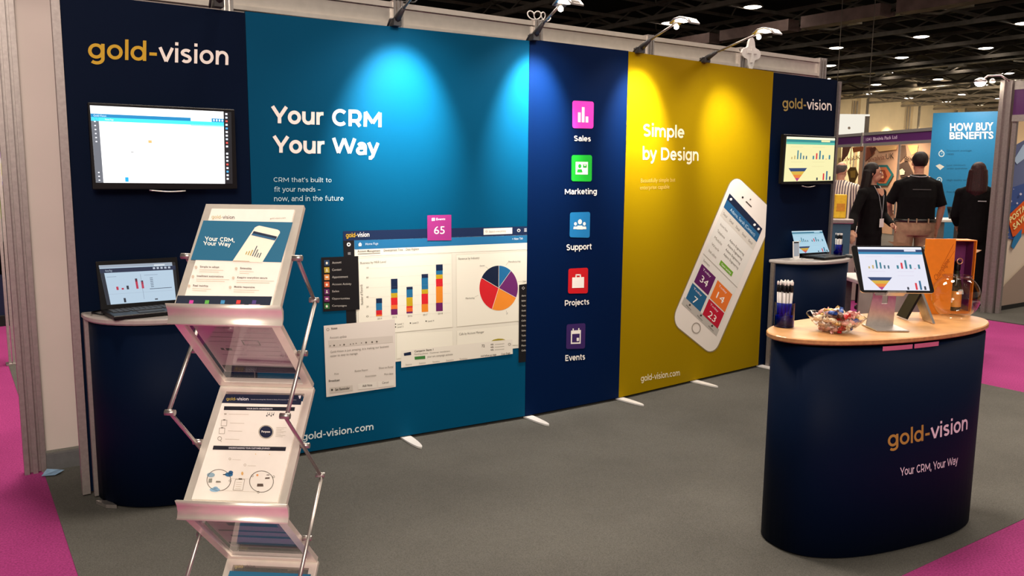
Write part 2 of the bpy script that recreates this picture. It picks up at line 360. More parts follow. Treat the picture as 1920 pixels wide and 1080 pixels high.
# ceiling with beams
CE = struct(MB().box((45, 25, 9.35), (130, 90, .1)).build('ceiling', M['ceil']))
for i in range(-3, 12):
    x = 32.4+6.1*i
    big = i in (0, 3)
    if i == 0:
        b = MB()
        for k in range(14):
            b.box((x, -5+k*4.6, 8.2), (.75, 3.8+random.random()*.5, .5)); b.tube([(x+.5, -7+k*4.6, 8.1), (x+.5, -2.7+k*4.6, 8.1)], .1, 6)
        b.build('ventilation_duct', M['duct'], CE)
    b = MB(); b.box((x+1.2, 22, 8.55), (.16, 80, .2)); b.box((x+1.2, 22, 9.15), (.16, 80, .16))
    for k in range(26): b.tube([(x+1.2, -14+k*2.7, 8.6), (x+1.2, -12.7+k*2.7, 9.15), (x+1.2, -11.3+k*2.7, 8.6)], .05, 4)
    b.build('roof_truss', M['steelc'], CE)
    if big or i == 5:
        b = MB(); b.tube([(x+1.9, -10, 8.35), (x+1.9, 55, 8.35)], .09, 6); b.box((x+1.6, 22, 8.3), (.3, 80, .06))
        for k in range(12):
            b.box((x+1.6, -6+k*4.9, 8.22), (.5, .9, .14)); b.tube([(x+1.6, -6+k*4.9, 8.2), (x+1.6, -5.2+k*4.9, 8.05), (x+1.6, -4.4+k*4.9, 8.2)], .06, 5)
        b.build('cable_tray', M['steell'], CE)
for j in range(-4, 7):
    y = 20.7+5.2*j
    b = MB(); b.box((45, y+.5, 8.95), (130, .12, .14)); b.box((45, y+2.9, 9.1), (130, .1, .12))
    for k in range(24): b.tube([(-10+k*5, y+.5, 9.0), (-7.5+k*5, y+3.1, 9.1)], .04, 4)
    b.build('purlin', M['steelc'], CE)
# ductwork clusters under the roof
for cx, cy in ((34, 15.5), (44, 17)):
    b = MB()
    for k in range(5): b.box((cx+k*.7, cy, 8.7), (.12, 3.6, .1)); b.box((cx+1.4, cy-1.6+k*.8, 8.76), (3.6, .1, .1))
    b.box((cx+1.4, cy, 8.98), (2.4, 2.6, .12)); b.build('ceiling_grille', M['steell'], CE)
proto = None
for i in range(0, 11):
    for j in range(-2, 6):
        x, y = 30.5+6.8*i, 20.75+5.2*j
        d = V((x, y, 8.9))-EYE; zc = d.dot(Fv)
        px, py = 960+FPX*d.dot(Rv)/zc, 540-FPX*d.dot(Uv)/zc
        if not (900 < px < 1935 and -15 < py): continue
        if px < 1540 and py > 70+.12*(px-1180): continue
        t = thing('ceiling_light', 'round white downlight hanging under the black hall roof', 'ceiling light', (x, y, 8.9), 0, 'downlights under the dark hall roof')
        if proto is None:
            MB().lathe([(.12, .35), (.2, .33), (.44, .05), (.46, 0)], n=16).build('housing', M['steelc'], t, world=False)
            MB().lathe([(.0, -.05), (.26, -.04), (.42, .01), (.42, .03)], n=16, cap=False).build('lens', M['ledceil'], t, world=False)
            proto = t
        else:
            for ch in proto.children:
                c = ch.copy(); COL.objects.link(c); c.parent = t

# far hall wall with pilasters
HW = struct(MB().box((90, 50.3, 4.5), (120, .4, 9.2)).build('wall_far', M['cream']))
for k in range(9):
    x = 66+k*9.2
    MB().box((x, 49.9, 4.5), (.9, .5, 9)).build('pilaster', M['cream'], HW)
    b = MB(); b.box((x+.75, 49.8, 4.4), (.3, .3, 9)); b.tube([(x-.8, 49.8, 0), (x-.8, 49.8, 8.6)], .09, 6); b.tube([(x-1.3, 49.8, 2.5), (x-1.3, 49.8, 8.6)], .07, 6)
    b.build('pipe', M['steelc'], HW)
MB().box((90, 50.0, 5.6), (120, .3, .14)).build('ledge', M['steell'], HW)
for k in range(10):
    xx = 69+k*5.6
    spot('wall_wash', (xx, 47.9, 8.4), (xx, 50.2, 2.5), 5500, (1, .82, .5), 55, .8, .1)
for px, py, D in ((1722, 233, 62),):
    P = at_d(px, py, D); t = thing('hall_sign', 'small square cream sign high on the far hall wall', 'sign', (P.x, 49.95, P.z))
    box1('board', (P.x, 49.95, P.z), (2.4, .12, 2.3), M['wallw'], t); box1('board_rim', (P.x, 50.03, P.z), (2.7, .08, 2.6), M['steell'], t)

# =================================================================== SHELL WALL behind the stand
YW = 4.74
WB = struct(MB().box((3.42, YW+.03, 1.28), (6.16, .02, 2.36)).build('wall_back', M['wallw']))
posts = [.285, 1.33, 2.35, 3.40, 4.43, 5.45, 6.50]
for k, x in enumerate(posts):
    b = MB()
    w_ = .05 if 0 < k < 6 else .075
    for dx in (-w_/2, 0, w_/2): b.box((x+dx, YW-.005, 1.28), (w_*.3, .05, 2.56))
    b.box((x, YW+.01, 1.28), (w_*1.15, .035, 2.555)); b.build('upright_post', M['alu'] if k else M['alud'], WB)
for k in range(6):
    xa, xb = posts[k]+.03, posts[k+1]-.03
    b = MB(); xm = (xa+xb)/2
    b.box((xm, YW+.005, 2.535), (xb-xa, .05, .03)); b.box((xm, YW+.012, 2.47), (xb-xa, .03, .09)); b.box((xm, YW+.003, 2.415), (xb-xa, .05, .022))
    b.build('top_rail', M['railw'], WB)
    MB().box((xm, YW+.012, 1.25), (xb-xa, .012, 2.30)).build('infill_panel', M['wallw'], WB)
struct(MB().box((3.42, YW-.012, .045), (6.17, .03, .085), bev=0).build('baseboard_back', M['skirt']))
# side return at the right end of the shell
# corner post of the neighbouring stand
t = thing('aluminium_post', 'slim aluminium corner post standing on the magenta carpet behind the wall end', 'post', (.36, 7.5, 0))
b = MB()
for dx in (-.026, 0, .026): b.box((.36+dx, 7.5, 1.28), (.02, .05, 2.56))
b.build('profile', M['alu'], t); box1('foot_plate', (.36, 7.5, .008), (.11, .09, .012), M['alud'], t)

# white cross plate and cable ties on the wall top
t = thing('cross_plate', 'white cross-shaped plate fixed on top of the back wall rail', 'bracket', (5.53, YW-.05, 2.42))
cx, cz, cy = 5.53, 2.515, YW-.045
pts = []
for k in range(32):
    a = 2*PI*k/32; r = .090+.026*math.cos(4*a); pts.append((cx+r*math.cos(a), cy, cz+r*1.12*math.sin(a)))
MB().prism(pts, (0, 1, 0), .02).build('plate', M['white'], t)
b = MB(); b.box((cx+.005, cy-.004, cz-.012), (.026, .008, .12)); b.box((cx-.029, cy-.004, cz+.012), (.042, .008, .024)); b.box((cx+.039, cy-.004, cz+.012), (.042, .008, .024)); b.build('raised_cross', M['white'], t)
MB().tube([(cx-.12, cy+.03, cz+.03), (cx-.04, cy+.032, cz-.10), (cx-.01, cy+.03, cz-.19)], .008, 6).build('arm', M['dgrey'], t)
def ctie(x, z, lab):
    b = MB(); pts = []
    for k in range(46):
        a = k*.42; pts.append((x-.05+.0032*k+.035*math.cos(a), YW-.02+.012*math.sin(a*.7), z+.028*math.sin(a)))
    b.tube(pts, .004, 5); return tag(b.build('cable_coil', M['white'] if x > 3 else M['dgrey']), lab, 'cable')
ctie(3.38, 2.585, 'white coiled cable looped over the wall rail beside the second arm light')
ctie(2.36, 2.59, 'dark coiled cable lying on the wall rail beside the first arm light')

# =================================================================== DISPLAY PANELS
def panel(A, B, H, m, label, name='exhibition_display', bulge=.0, z0=.02):
    A, B = V((*A, 0)), V((*B, 0)); t = thing(name, label, 'display panel', (A+B)/2)
    U = (B-A).normalized(); N = U.cross(V((0, 0, 1))); L = (B-A).length
    F = Frame(A, U, (0, 0, 1))
    MB().box((A+B)/2-N*.014+V((0, 0, (H+z0)/2)), (L, .026, H-z0), (U, N, V((0, 0, 1)))).build('fabric_graphic', m, t)
    b = MB()
    for z in (z0+.02, H-.03): b.box((A+B)/2-N*.045+V((0, 0, z)), (L-.04, .03, .03), (U, N, V((0, 0, 1))))
    for u in (.03, L-.03): b.box(A+U*u-N*.045+V((0, 0, (H+z0)/2)), (.03, .03, H-z0-.02), (U, N, V((0, 0, 1))))
    b.build('back_frame', M['alud'], t)
    return t, F, L
def foot(t, u, F, ln=.23):
    pts = []
    for k in range(13):
        a = k/12; wv = .03*math.sqrt(max(0, 1-a**2.2)); pts.append((u-wv, a*ln))
    out = [(x, y) for x, y in pts] + [(2*u-x, y) for x, y in pts[::-1]][1:]
    P = [F.P(x, .004, y-.02) for x, y in out]
    MB().loft([P, [p+V((0, 0, .01)) for p in P]]).build('foot', M['white'], t)

SEAM = [(.475, 4.245), (1.285, 4.245), (2.93, 4.15), (3.72, 4.16), (5.33, 4.30), (6.17, 4.325)]
tp1, FN1, LN1 = panel(SEAM[0], (1.283, 4.245), 2.305, M['navy'], 'dark navy fabric panel with large lettering above the left wall screen')
tp2, FT, LT = panel(SEAM[1], (2.928, 4.15), 2.312, M['teal'], 'wide teal fabric panel with white slogan and printed dashboard')
tp3, FM, LM = panel(SEAM[2], (3.718, 4.16), 2.322, M['navy2'], 'narrow blue fabric panel with a column of five coloured icons')
tp4, FY, LY = panel(SEAM[3], (5.328, 4.30), 2.32, M['yellow'], 'mustard yellow fabric panel with a large printed phone')
tp5, FN2, LN2 = panel(SEAM[4], SEAM[5], 2.315, M['navy'], 'dark navy fabric panel at the right end behind the small wall screen')
box1('edge_profile', (.457, 4.25, 1.16), (.034, .04, 2.29), M['alud'], tp1); box1('edge_profile', (6.185, 4.33, 1.16), (.028, .05, 2.29), M['alud'], tp5)
foot(tp2, FT.uv(762, 820)[0], FT); foot(tp3, .03, FM); foot(tp4, .02, FY); foot(tp4, FY.uv(1303, 716)[0], FY); foot(tp5, .03, FN2)

# --- navy left
c = Canvas(FN1); c.lett(tp1, 'gold-vision', (165, 109), (428, 122), 69, GOLD, .115, WH, 'gold-')
# --- teal
c = Canvas(FT, w=LT)
c.lett(tp2, 'Your CRM', (508, 230.5), (715, 238.5), 197, WH, .15); c.lett(tp2, 'Your Way', (511, 286), (711, 290.5), 253, WH, .15)
SUB = .078
c.lett(tp2, "CRM that's built to", (513, 341), (621.5, 342), 331.5, 'c4e2ea', SUB); c.lett(tp2, 'fit your needs \u2013', (514, 359.5), (601, 359.5), 349.5, 'c4e2ea', SUB)
c.lett(tp2, 'now, and in the future', (514, 377.3), (644, 376.5), 366.5, 'c4e2ea', SUB)
c.lett(tp2, 'gold-vision.com', (566, 826), (700, 805.5), 812, 'd8e4e6', .115)
c = Canvas(FT, w=LT, T=lambda x, y: (600+x/3, 390+y/3), step=.0005)
c.L = 1; c.poly([(192, 182), (1200, 150), (1200, 778), (415, 866), (205, 885)], 'e0dccd')
c.poly([(130, 130), (1200, 102), (1200, 154), (192, 182), (130, 184)], '0f2448'); c.poly([(130, 184), (192, 182), (206, 660), (150, 660)], '101014')
c.L = 2; c.poly([(192, 182), (1200, 152), (1200, 194), (194, 234)], '1d6a9a'); c.poly([(194, 234), (1200, 194), (1200, 232), (196, 272)], 'e8e4d6')
c.poly([(920, 116), (1081, 110), (1081, 145), (920, 151)], 'e8e4d8')
for Q, f in (([(206, 282), (742, 254), (748, 672), (216, 722)], 'd2cdbd'), ([(764, 262), (1200, 238), (1200, 630), (768, 670)], 'd2cdbd'), ([(430, 706), (746, 690), (748, 780), (430, 850)], 'd2cdbd'), ([(768, 690), (1120, 655), (1116, 770), (768, 790)], 'd2cdbd')):
    c.L = 2; c.poly(Q, f); cxx = sum(p[0] for p in Q)/4; cyy = sum(p[1] for p in Q)/4; c.L = 3
    c.poly([(cxx+(x-cxx)*.99, cyy+(y-cyy)*.985) for x, y in Q], 'e8e4d4')
c.L = 4
c.text('gold-vision', (145, 166), (277, 161), 139, GOLD, .12, WH, 'gold-'); c.text('Home Page', (255, 209), (327, 205), 196, 'cfe0ea', .0)
c.poly([(225, 193), (236, 204), (233, 204), (233, 214), (217, 215), (217, 205), (214, 205)], WH); c.ringp((161, 205), 11, 5, WH)
for k in range(3): c.line((156, 251+k*5), (172, 250+k*5), 2, 'b8b8b8')
c.text('Search everything', (950, 137), (1045, 133), 125, '9a958a', 0); c.ringp((936, 131), 6, 4.5, '9a958a'); c.ringp((1117, 126), 9, 6, WH); c.line((1117, 126), (1117, 120), 2, WH)
for k in range(3): c.line((1148, 117+k*7), (1162, 116.5+k*7), 4, 'c8ccd4')
c.text('+ New Tab', (1080, 180), (1140, 176), 168, 'e4eef4', .01)
for t_, a, b_, y in (('Account Management', 210, 338, 249), ('Development Time', 358, 465, 244), ('Data Hygiene', 482, 556, 239)): c.text(t_, (a, y), (b_, y-4), y-13, '5a564c', .01)
c.line((212, 258), (338, 253), 2.5, '4a463c')
c.text('Business by MRR Level', (226, 316), (370, 308), 303, '5a564c', 0); c.text('Revenue by Industry', (778, 292), (896, 286), 279, '5a564c', 0); c.text('Calls by Account Manager', (782, 716), (922, 702), 703, '5a564c', 0)
for k in range(6):
    y = 338+k*54.5; c.line((278, y+2), (735, y-22), .8, 'cac6b8'); c.text(str(100-k*20), (260, y+4), (273, y+3), y-6, '6a665a', 0)
c.text('Number of Records', (243, 545), (238, 430), (228, 545), '6a665a', 0)
bars = [(314, 348, [508, 535, 575, 600, 608], ['0c2244', '1c6a98', 'c8202a', 'e0762c']),
        (398, 435, [398, 456, 478, 504, 545, 568, 600], ['0c2244', '1c6a98', 'bfa01c', 'd0202a', 'e0702c', '661a5c']),
        (485, 520, [443, 458, 502, 552, 560, 583, 592], ['0c2244', '1c6a98', 'bfa01c', 'd0202a', 'e0642c', '661a5c']),
        (570, 607, [371, 393, 457, 482, 540, 584], ['0c2244', '1c6a98', 'bfa01c', 'd0202a', 'e08424']),
        (651, 689, [317, 352, 374, 398, 441, 533, 580], ['0c2244', '1c6a98', 'bfa01c', 'd0202a', 'e08424', '661a5c'])]
for x0, x1, ys, cs in bars:
    for k, h in enumerate(cs): c.poly([(x0, ys[k]+1), (x1, ys[k]-1), (x1+1, ys[k+1]-1), (x0+1, ys[k+1]+1)], h)
for k, x in enumerate((322, 405, 492, 578, 663)): c.text(str(2014+k), (x, 627-k*7), (x+26, 625-k*7), 617-k*7, '6a665a', 0)
for a, x, y in (('Level 1', 434, 658), ('Level 2', 434, 674), ('Level 3', 518, 652), ('Level 4', 606, 641)):
    c.text(a, (x, y), (x+34, y-3), y-10, '45423a', 0); c.disc((x-10, y-5), 4, '45423a', 8)
pc, rx, ry = (1004, 450), 108, 126
def pang(x, y): return math.atan2((y-pc[1])/ry, (x-pc[0])/rx)
cut = [pang(1005, 325), pang(1075, 350), pang(1098, 502), pang(965, 575), pang(912, 395)]
cs = ['1d6a9e', '6a2668', 'e88a2c', 'cc2028', '0a1c38']
for k in range(5):
    a = cut[k]; b_ = cut[(k+1) % 5]
    while b_ < a: b_ += 2*PI
    c.poly([pc]+[(pc[0]+rx*math.cos(a+(b_-a)*i/14), pc[1]+ry*math.sin(a+(b_-a)*i/14)) for i in range(15)], cs[k])
c.L = 5
for k in range(5): c.line(pc, (pc[0]+rx*math.cos(cut[k]), pc[1]+ry*math.sin(cut[k])), 2, 'e8e4d8')
for t_, x, y, wd in (('Owner', 898, 330, 28), ('Manufacturing', 1058, 306, 68), ('Marketing', 818, 512, 50), ('Other', 1138, 418, 22), ('IT', 1048, 600, 8)): c.text(t_, (x, y), (x+wd, y-3), y-9, '45423a', 0)
for a, b_ in (((930, 330), (950, 345)), ((1056, 306), (1044, 322)), ((870, 500), (890, 490)), ((1112, 415), (1134, 412)), ((1046, 576), (1050, 592))): c.line(a, b_, 1, '7a766a')
c.L = 6; c.poly([(602, 41), (737, 38), (738, 181), (603, 183)], '9c2f7c'); c.poly([(5, 278), (214, 270), (222, 570), (17, 582)], '0c0b0e')
c.poly([(20, 662), (420, 625), (425, 1005), (35, 1063)], 'd8cfc6'); c.poly([(455, 802), (1081, 738), (1083, 820), (456, 898)], 'e2dccf'); c.poly([(1118, 432), (1200, 420), (1200, 860), (1116, 869)], '0e0e12')
c.L = 7
c.text('Events', (652, 69), (703, 67), 56, 'f0d8e8', .02); c.text('65', (640, 146), (700, 145), 103, WH, 0)
c.poly([(627, 56), (645, 55), (645, 72), (627, 73)], 'f0d8e8'); c.line((630, 61), (642, 61), 2, '9c2f7c')
for k, (t_, x1, h) in enumerate((('Account', 119, '24405e'), ('Contact', 119, 'b09a3a'), ('Appointment', 156, 'd88a48'), ('Account Activity', 175, 'd0623a'), ('Sales', 106, '5e2258'), ('Opportunities', 166, '742a62'), ('Campaigns', 149, '2c6634'))):
    y = 308+k*40.5; c.poly([(22, y-15), (51, y-16), (53, y+15), (24, y+16)], h); c.text(t_, (67, y+6+(-.5*k)), (x1, y+2), y-7, 'b9b4ac', 0)
    c.L = 8
    if k % 3 == 0: c.poly([(29, y+1), (37, y-7), (45, y+1), (42, y+1), (42, y+8), (32, y+8), (32, y+1)], 'e6e0d0')
    elif k % 3 == 1: c.disc((37, y-4), 4, 'e6e0d0', 8); c.poly([(30, y+8), (34, y+2), (41, y+2), (45, y+8)], 'e6e0d0')
    else: c.line((30, y), (45, y-1), 9, 'e6e0d0')
    c.L = 7
c.poly([(44, 745), (408, 718), (410, 755), (48, 785)], 'c9c0b6'); c.text('Notes', (62, 684), (96, 680), 672, '4a443c', .02); c.ringp((43, 683), 8, 6, '6a645c')
c.text('Account update', (54, 736), (148, 728), 722, '7a746c', 0)
c.L = 8
for k, x in enumerate((56, 78, 112, 134, 170, 186, 202, 232, 258, 292, 318)): c.disc((x, 775-k*2.4), 5 if k in (1, 3, 8, 9, 10) else 3.2, '5e584e', 7)
c.text('Gold-Vision is just amazing, it is making our business', (57, 815), (385, 782), 803, '6a645a', 0); c.text('easier to easy to manage.', (57, 838), (213, 822), 826, '6a645a', 0)
c.text('Print', (80, 938), (104, 936), 928, '6a645a', 0); c.text('Review Report', (195, 922), (268, 914), 911, '6a645a', 0); c.text('Show on Portal', (330, 906), (410, 898), 894, '6a645a', 0)
c.text('Association', (252, 952), (314, 945), 941, '6a645a', 0); c.text('More dates', (360, 940), (410, 935), 929, '6a645a', 0); c.text('Broadcast', (48, 978), (110, 972), 966, '37322b', .02)
c.poly([(52, 1010), (182, 996), (184, 1026), (54, 1040)], 'c6bdb2'); c.poly([(212, 988), (316, 976), (318, 1010), (214, 1020)], 'ddd6cc'); c.poly([(325, 976), (414, 966), (415, 998), (327, 1008)], 'ddd6cc'); c.L = 9
c.text('Set Reminder', (84, 1028), (166, 1018), 1013, '37322b', .02); c.disc((66, 1022), 6, '37322b', 8); c.text('Add Note', (237, 1006), (292, 1000), 993, '37322b', .01); c.text('Cancel', (348, 988), (384, 984), 976, '37322b', 0)
c.L = 7; c.poly([(470, 816), (510, 808), (512, 826), (472, 831)], '0c1e3c'); c.poly([(530, 836), (590, 830), (591, 848), (532, 853)], '3a7a3a')
c.text('Campaign Stage 1', (530, 811), (636, 800), 800, '37322b', .02); c.text('Pending phone - Customer newsletters', (530, 827), (730, 808), 818, '6a645a', 0)
c.text('your are campaign activate', (602, 842), (745, 827), 831, '6a645a', 0); c.text('Add follow-up stage', (902, 838), (990, 828), 827, '37322b', .01); c.text('Copy Stage', (1018, 826), (1068, 819), 816, '37322b', .01)
for k in range(5): c.text('Statistics', (480+k*76, 886-k*8), (515+k*78, 882-k*8), 876-k*8, '8a8478', 0)
c.text('72', (908, 782), (925, 781), 768, '37322b', .01)
for k in range(3): c.text('44%', (958, 772+k*15), (975, 771+k*15), 763+k*15, '37322b', .01); c.line((982, 767+k*15), (1035, 762+k*15), 2.4, 'aaa69a')
c.ringp((1064, 766), 8, 5, '9a958a')
c.poly([(962, 748), (975, 740), (1000, 734), (1025, 735), (1042, 741)], 'a0922a')
for k in range(12): c.text(('Alerts', 'Sales', 'Tasks', 'Goals', 'Plans', 'Calls')[k % 6], (1132, 498+k*28), (1156, 496+k*28), 489+k*28, 'bdb8b0', .01)
c.ringp((1142, 450), 9, 6, 'bdb8b0', 4)
c.build('dashboard_graphic', tp2)

# --- blue icon panel
S7 = 326/160.
c = Canvas(FM, w=LM, T=lambda x, y: (1020+x/S7, 170+y/S7), step=.0006)
IC = [([(108, 38), (190, 42), (188, 145), (108, 143)], 'e43ab8', 'Sales', (114, 192), (178, 194), 170),
      ([(105, 246), (183, 246), (182, 347), (104, 346)], '18b030', 'Marketing', (79, 396), (201, 395), 373),
      ([(99, 465), (176, 463), (174, 562), (97, 560)], '1a78b4', 'Support', (85, 610), (181, 606), 587),
      ([(93, 680), (168, 676), (167, 774), (91, 775)], 'c8141e', 'Projects', (79, 822), (172, 816), 799),
      ([(86, 893), (158, 888), (156, 985), (84, 987)], '38205e', 'Events', (81, 1033), (156, 1027), 1010)]
for Q, h, t_, a, b_, tp in IC:
    c.L = 2; m_ = c.quad(Q); r = .09; pts = []
    for (qx, qy, s0) in ((1-r, r, -PI/2), (1-r, 1-r, 0), (r, 1-r, PI/2), (r, r, PI)):
        for k in range(5): pts.append(m_(qx+r*math.cos(s0+k*PI/8), qy+r*math.sin(s0+k*PI/8)))
    c.poly(pts, h); ic_ = c.build('icon', tp3)
    c.L = 3; c.lett(tp3, t_, a, b_, tp, WH, .13); c.L = 3
    R_ = lambda a0, b0, a1, b1, hh=WH: c.qrect(m_, a0, b0, a1, b1, hh)
    D_ = lambda a0, b0, r0, hh=WH: c.poly([m_(a0+r0*math.cos(PI*k/8), b0+r0*math.sin(PI*k/8)) for k in range(16)], hh)
    if t_ == 'Sales': R_(.26, .42, .39, .78); R_(.44, .22, .57, .78); R_(.62, .56, .75, .78)
    elif t_ == 'Marketing':
        R_(.2, .26, .8, .74); c.L = 4; D_(.4, .42, .08, h); c.poly([m_(.26, .66), m_(.3, .54), m_(.5, .54), m_(.54, .66)], h); c.poly([m_(.56, .34), m_(.74, .34), m_(.74, .48), m_(.56, .48)], h); c.L = 5; c.poly([m_(.58, .36), m_(.65, .43), m_(.72, .36)], WH)
    elif t_ == 'Support':
        for ax_, ay, r_ in ((.28, .46, .07), (.5, .38, .1), (.72, .46, .07)): D_(ax_, ay, r_); c.poly([m_(ax_-r_*1.5, ay+r_*3), m_(ax_-r_*1.2, ay+r_*1.5), m_(ax_+r_*1.2, ay+r_*1.5), m_(ax_+r_*1.5, ay+r_*3)], WH)
    elif t_ == 'Projects':
        R_(.2, .36, .8, .78); R_(.36, .24, .42, .36); R_(.58, .24, .64, .36); R_(.36, .24, .64, .29)
    else:
        R_(.24, .26, .76, .8); R_(.32, .18, .38, .28); R_(.62, .18, .68, .28); c.L = 4; R_(.3, .4, .7, .74, h); c.L = 5; R_(.54, .56, .66, .69)
    c.build('pictogram', ic_)
# --- yellow
c = Canvas(FY, w=LY, T=lambda x, y: (1160+x/2, 200+y/2), step=.0006)
c.lett(tp4, 'Simple', (92, 111), (246, 118), 60, 'ece0c0', .125); c.lett(tp4, 'by Design', (90, 199), (299, 203), 147, 'ece0c0', .125)
c.lett(tp4, 'Beautifully simple but', (83, 285), (212, 281), 269, 'c8a650', .0); c.lett(tp4, 'enterprise capable', (80, 311), (190, 307), 295, 'c8a650', .0)
c.lett(tp4, 'gold-vision.com', (83, 1031), (229, 1008), 1006, 'ece0c0', .11)
def rrect(c, Q, r, h, ra=None):
    m_ = c.quad(Q); ra = ra or r; pts = []
    for (qx, qy, s0) in ((1-ra, r, -PI/2), (1-ra, 1-r, 0), (ra, 1-r, PI/2), (ra, r, PI)):
        for k in range(7): pts.append(m_(qx+ra*math.cos(s0+k*PI/12), qy+r*math.sin(s0+k*PI/12)))
    c.poly(pts, h); return m_
PQ = [(432, 251), (587, 399), (355, 935), (197, 807)]
c.L = 1; rrect(c, [(430, 247), (591, 399), (357, 941), (193, 809)], .085, '8a7a50', .2); c.L = 2; rrect(c, PQ, .082, 'e4ddd4', .18)
c.L = 3; SQ = [(415, 325), (538, 458), (366, 860), (235, 738)]; c.poly(SQ, 'dcdad2'); m_ = c.quad(SQ); c.L = 4
c.qrect(m_, 0, 0, 1, .055, '12203a'); c.qrect(m_, 0, .055, 1, .125, '1c5a86'); c.qrect(m_, 0, .94, 1, 1, 'b4b0a8'); c.qrect(m_, 0, .125, 1, .2, 'cfcabf')
TL = [((.06, .62), (.47, .785), '5c1a5a', '34'), ((.53, .625), (.96, .79), 'e0742a', '14'), ((.04, .80), (.46, .94), '1c5e86', '7'), ((.52, .80), (.96, .945), 'b81430', '23')]
for (a0, b0), (a1, b1), h, t_ in TL:
    c.L = 4; c.qrect(m_, a0, b0, a1, b1, h); c.L = 5; ac = (a0+a1)/2; wd = .1 if len(t_) > 1 else .05
    c.text(t_, m_(ac-wd, b0+.125), m_(ac+wd, b0+.125), m_(ac-wd, b0+.07), WH, 0); c.text('Today', m_(a0+.07, b0+.035), m_(a0+.3, b0+.035), m_(a0+.07, b0+.018), 'e8dce4', 0)
c.L = 5
c.text('Adams, Sarah (Contact)', m_(.16, .105), m_(.9, .105), m_(.16, .078), 'bcd4e2', 0); c.disc(m_(.08, .028), 5, WH, 8); c.disc(m_(.8, .028), 5, WH, 8); c.disc(m_(.92, .028), 5, WH, 8)
for k in range(5): c.text('Detail', m_(.05+.19*k, .175), m_(.16+.19*k, .175), m_(.05+.19*k, .155), '6a665c', 0)
for k in range(5): c.text(('Account Name', 'Telephone', 'Mobile', 'Work', 'Email address')[k], m_(.08, .26+k*.06), m_(.3, .26+k*.06), m_(.08, .24+k*.06), '8a857a', 0)
for k in range(4): c.text('Adams Engineering', m_(.42, .30+k*.042), m_(.85, .30+k*.042), m_(.42, .28+k*.042), '6a665c', 0)
c.qrect(m_, .42, .475, .78, .515, '6aa02c'); c.L = 6; c.text('Open activity', m_(.46, .505), m_(.74, .505), m_(.46, .488), WH, 0); c.L = 5
c.qrect(m_, .0, .545, 1, .55, 'b0aca0'); c.text('Summary', m_(.06, .595), m_(.24, .595), m_(.06, .575), '7a756a', 0)
for a_ in (.18, .5, .82): c.disc(m_(a_, .96), 4, '3a3830', 8); c.text('Menu', m_(a_-.07, .99), m_(a_+.07, .99), m_(a_-.07, .976), '4a463e', 0)
c.ringp((290, 830), 17, 14, '9a9288', 24, 21); c.line((476, 355), (497, 376), 4, '4a443c'); c.disc((464, 340), 4, '26221e', 8); c.disc((493, 348), 3, '4a443c', 8)
c.build('phone_graphic', tp4)
# --- navy right
c = Canvas(FN2); c.lett(tp5, 'gold-vision', (1467, 202.5), (1559, 207.5), 182, 'a08c50', .112, WH, 'gold-')

# =================================================================== TELEVISIONS
def screen_ui(c, Q, cols, kind):
    m_ = c.quad(Q); base, bar, bar2, fg, pale = cols; R_ = lambda *a: c.qrect(m_, *a)
    c.L = 1; R_(0, 0, 1, 1, base); c.L = 2; R_(0, .0, 1, .045, pale); R_(0, .055, 1, .115, bar); R_(0, .115, 1, .165, bar2); c.L = 3; R_(.72, .06, .9, .1, base)
    hs = [(.25, 'c8b070'), (.4, 'c8b070'), (1., '2a7a90'), (.72, '2a7a90'), (.4, '406a80'), (.38, '406a80')]
    for k, (h, q) in enumerate(hs): R_(.12+k*.06, .50-h*.2, .145+k*.06, .50, q)
    hs = [(.4, '2a7a90'), (.7, 'd83040'), (1., '2a7a90'), (.5, '2a7a90'), (.05, 'd83040'), (.5, '2a7a90')]
    for k, (h, q) in enumerate(hs): R_(.56+k*.066, .50-h*.2, .59+k*.066, .50, q)
    n = 4; cs = ['26406e', 'd8b040', 'e88038', 'b03a80']
    for k in range(n):
        a0 = .08+.05*k*.95; a1 = .46-.05*k*.95; c.poly([m_(a0, .70+k*.075), m_(a1, .70+k*.075), m_(a1-.047, .775+k*.075), m_(a0+.047, .775+k*.075)], cs[k])
    for k, (h, q) in enumerate([(.3, '303848'), (0, base), (.75, 'd83040'), (1, '2a6a90'), (.4, '303848')]):
        if h: R_(.66+k*.065, .985-h*.21, .69+k*.065, .985, q)
    for a, b_ in ((.1, .22), (.55, .22), (.12, .56), (.56, .56), (.55, .66)): R_(a, b_, a+.25, b_+.008, fg)
def tv(name, label, F, OQ, SQ, gap, chin):
    us = [F.uv(*p) for p in OQ]; u0 = (us[0][0]+us[3][0])/2; u1 = (us[1][0]+us[2][0])/2; v1 = (us[0][1]+us[1][1])/2; v0 = (us[2][1]+us[3][1])/2
    t = thing(name, label, 'television', F.P((u0+u1)/2, v0, -.03)); ax = (F.U, F.N, F.V)
    t2 = MB().box(F.P((u0+u1)/2, (v0+v1)/2, -.015), (u1-u0, .026, v1-v0), ax, .004).build('casing', M['black'], t)
    MB().box(F.P((u0+u1)/2, (v0+v1)/2, -.028-(gap-.03)/2), (.25, gap-.03, .2), ax).build('wall_bracket', M['dgrey'], t)
    a, b_ = chin; pts = []
    for k in range(9):
        s_ = k/8; x = a[0]+(b_[0]-a[0])*s_; y = a[1]+(b_[1]-a[1])*s_+2.2*math.sin(PI*s_); u, v = F.uv(x, y); pts.append(F.P(u, v, .002))
    MB().tube(pts, .0035, 6).build('silver_trim', M['alu'], t2)
    return t2
Ft = Frame((.5, 4.155, 0), (1, 0, 0), (0, 0, 1))
TS = [(168.5, 197.5), (433.5, 210), (436, 344.5), (180, 342.5)]
t = tv('television', 'large black wall screen showing a white web page on the left navy panel', Ft, [(164, 191), (441, 205.5), (444, 356), (175, 354)], TS, .085, ((280, 356.5), (348, 358)))
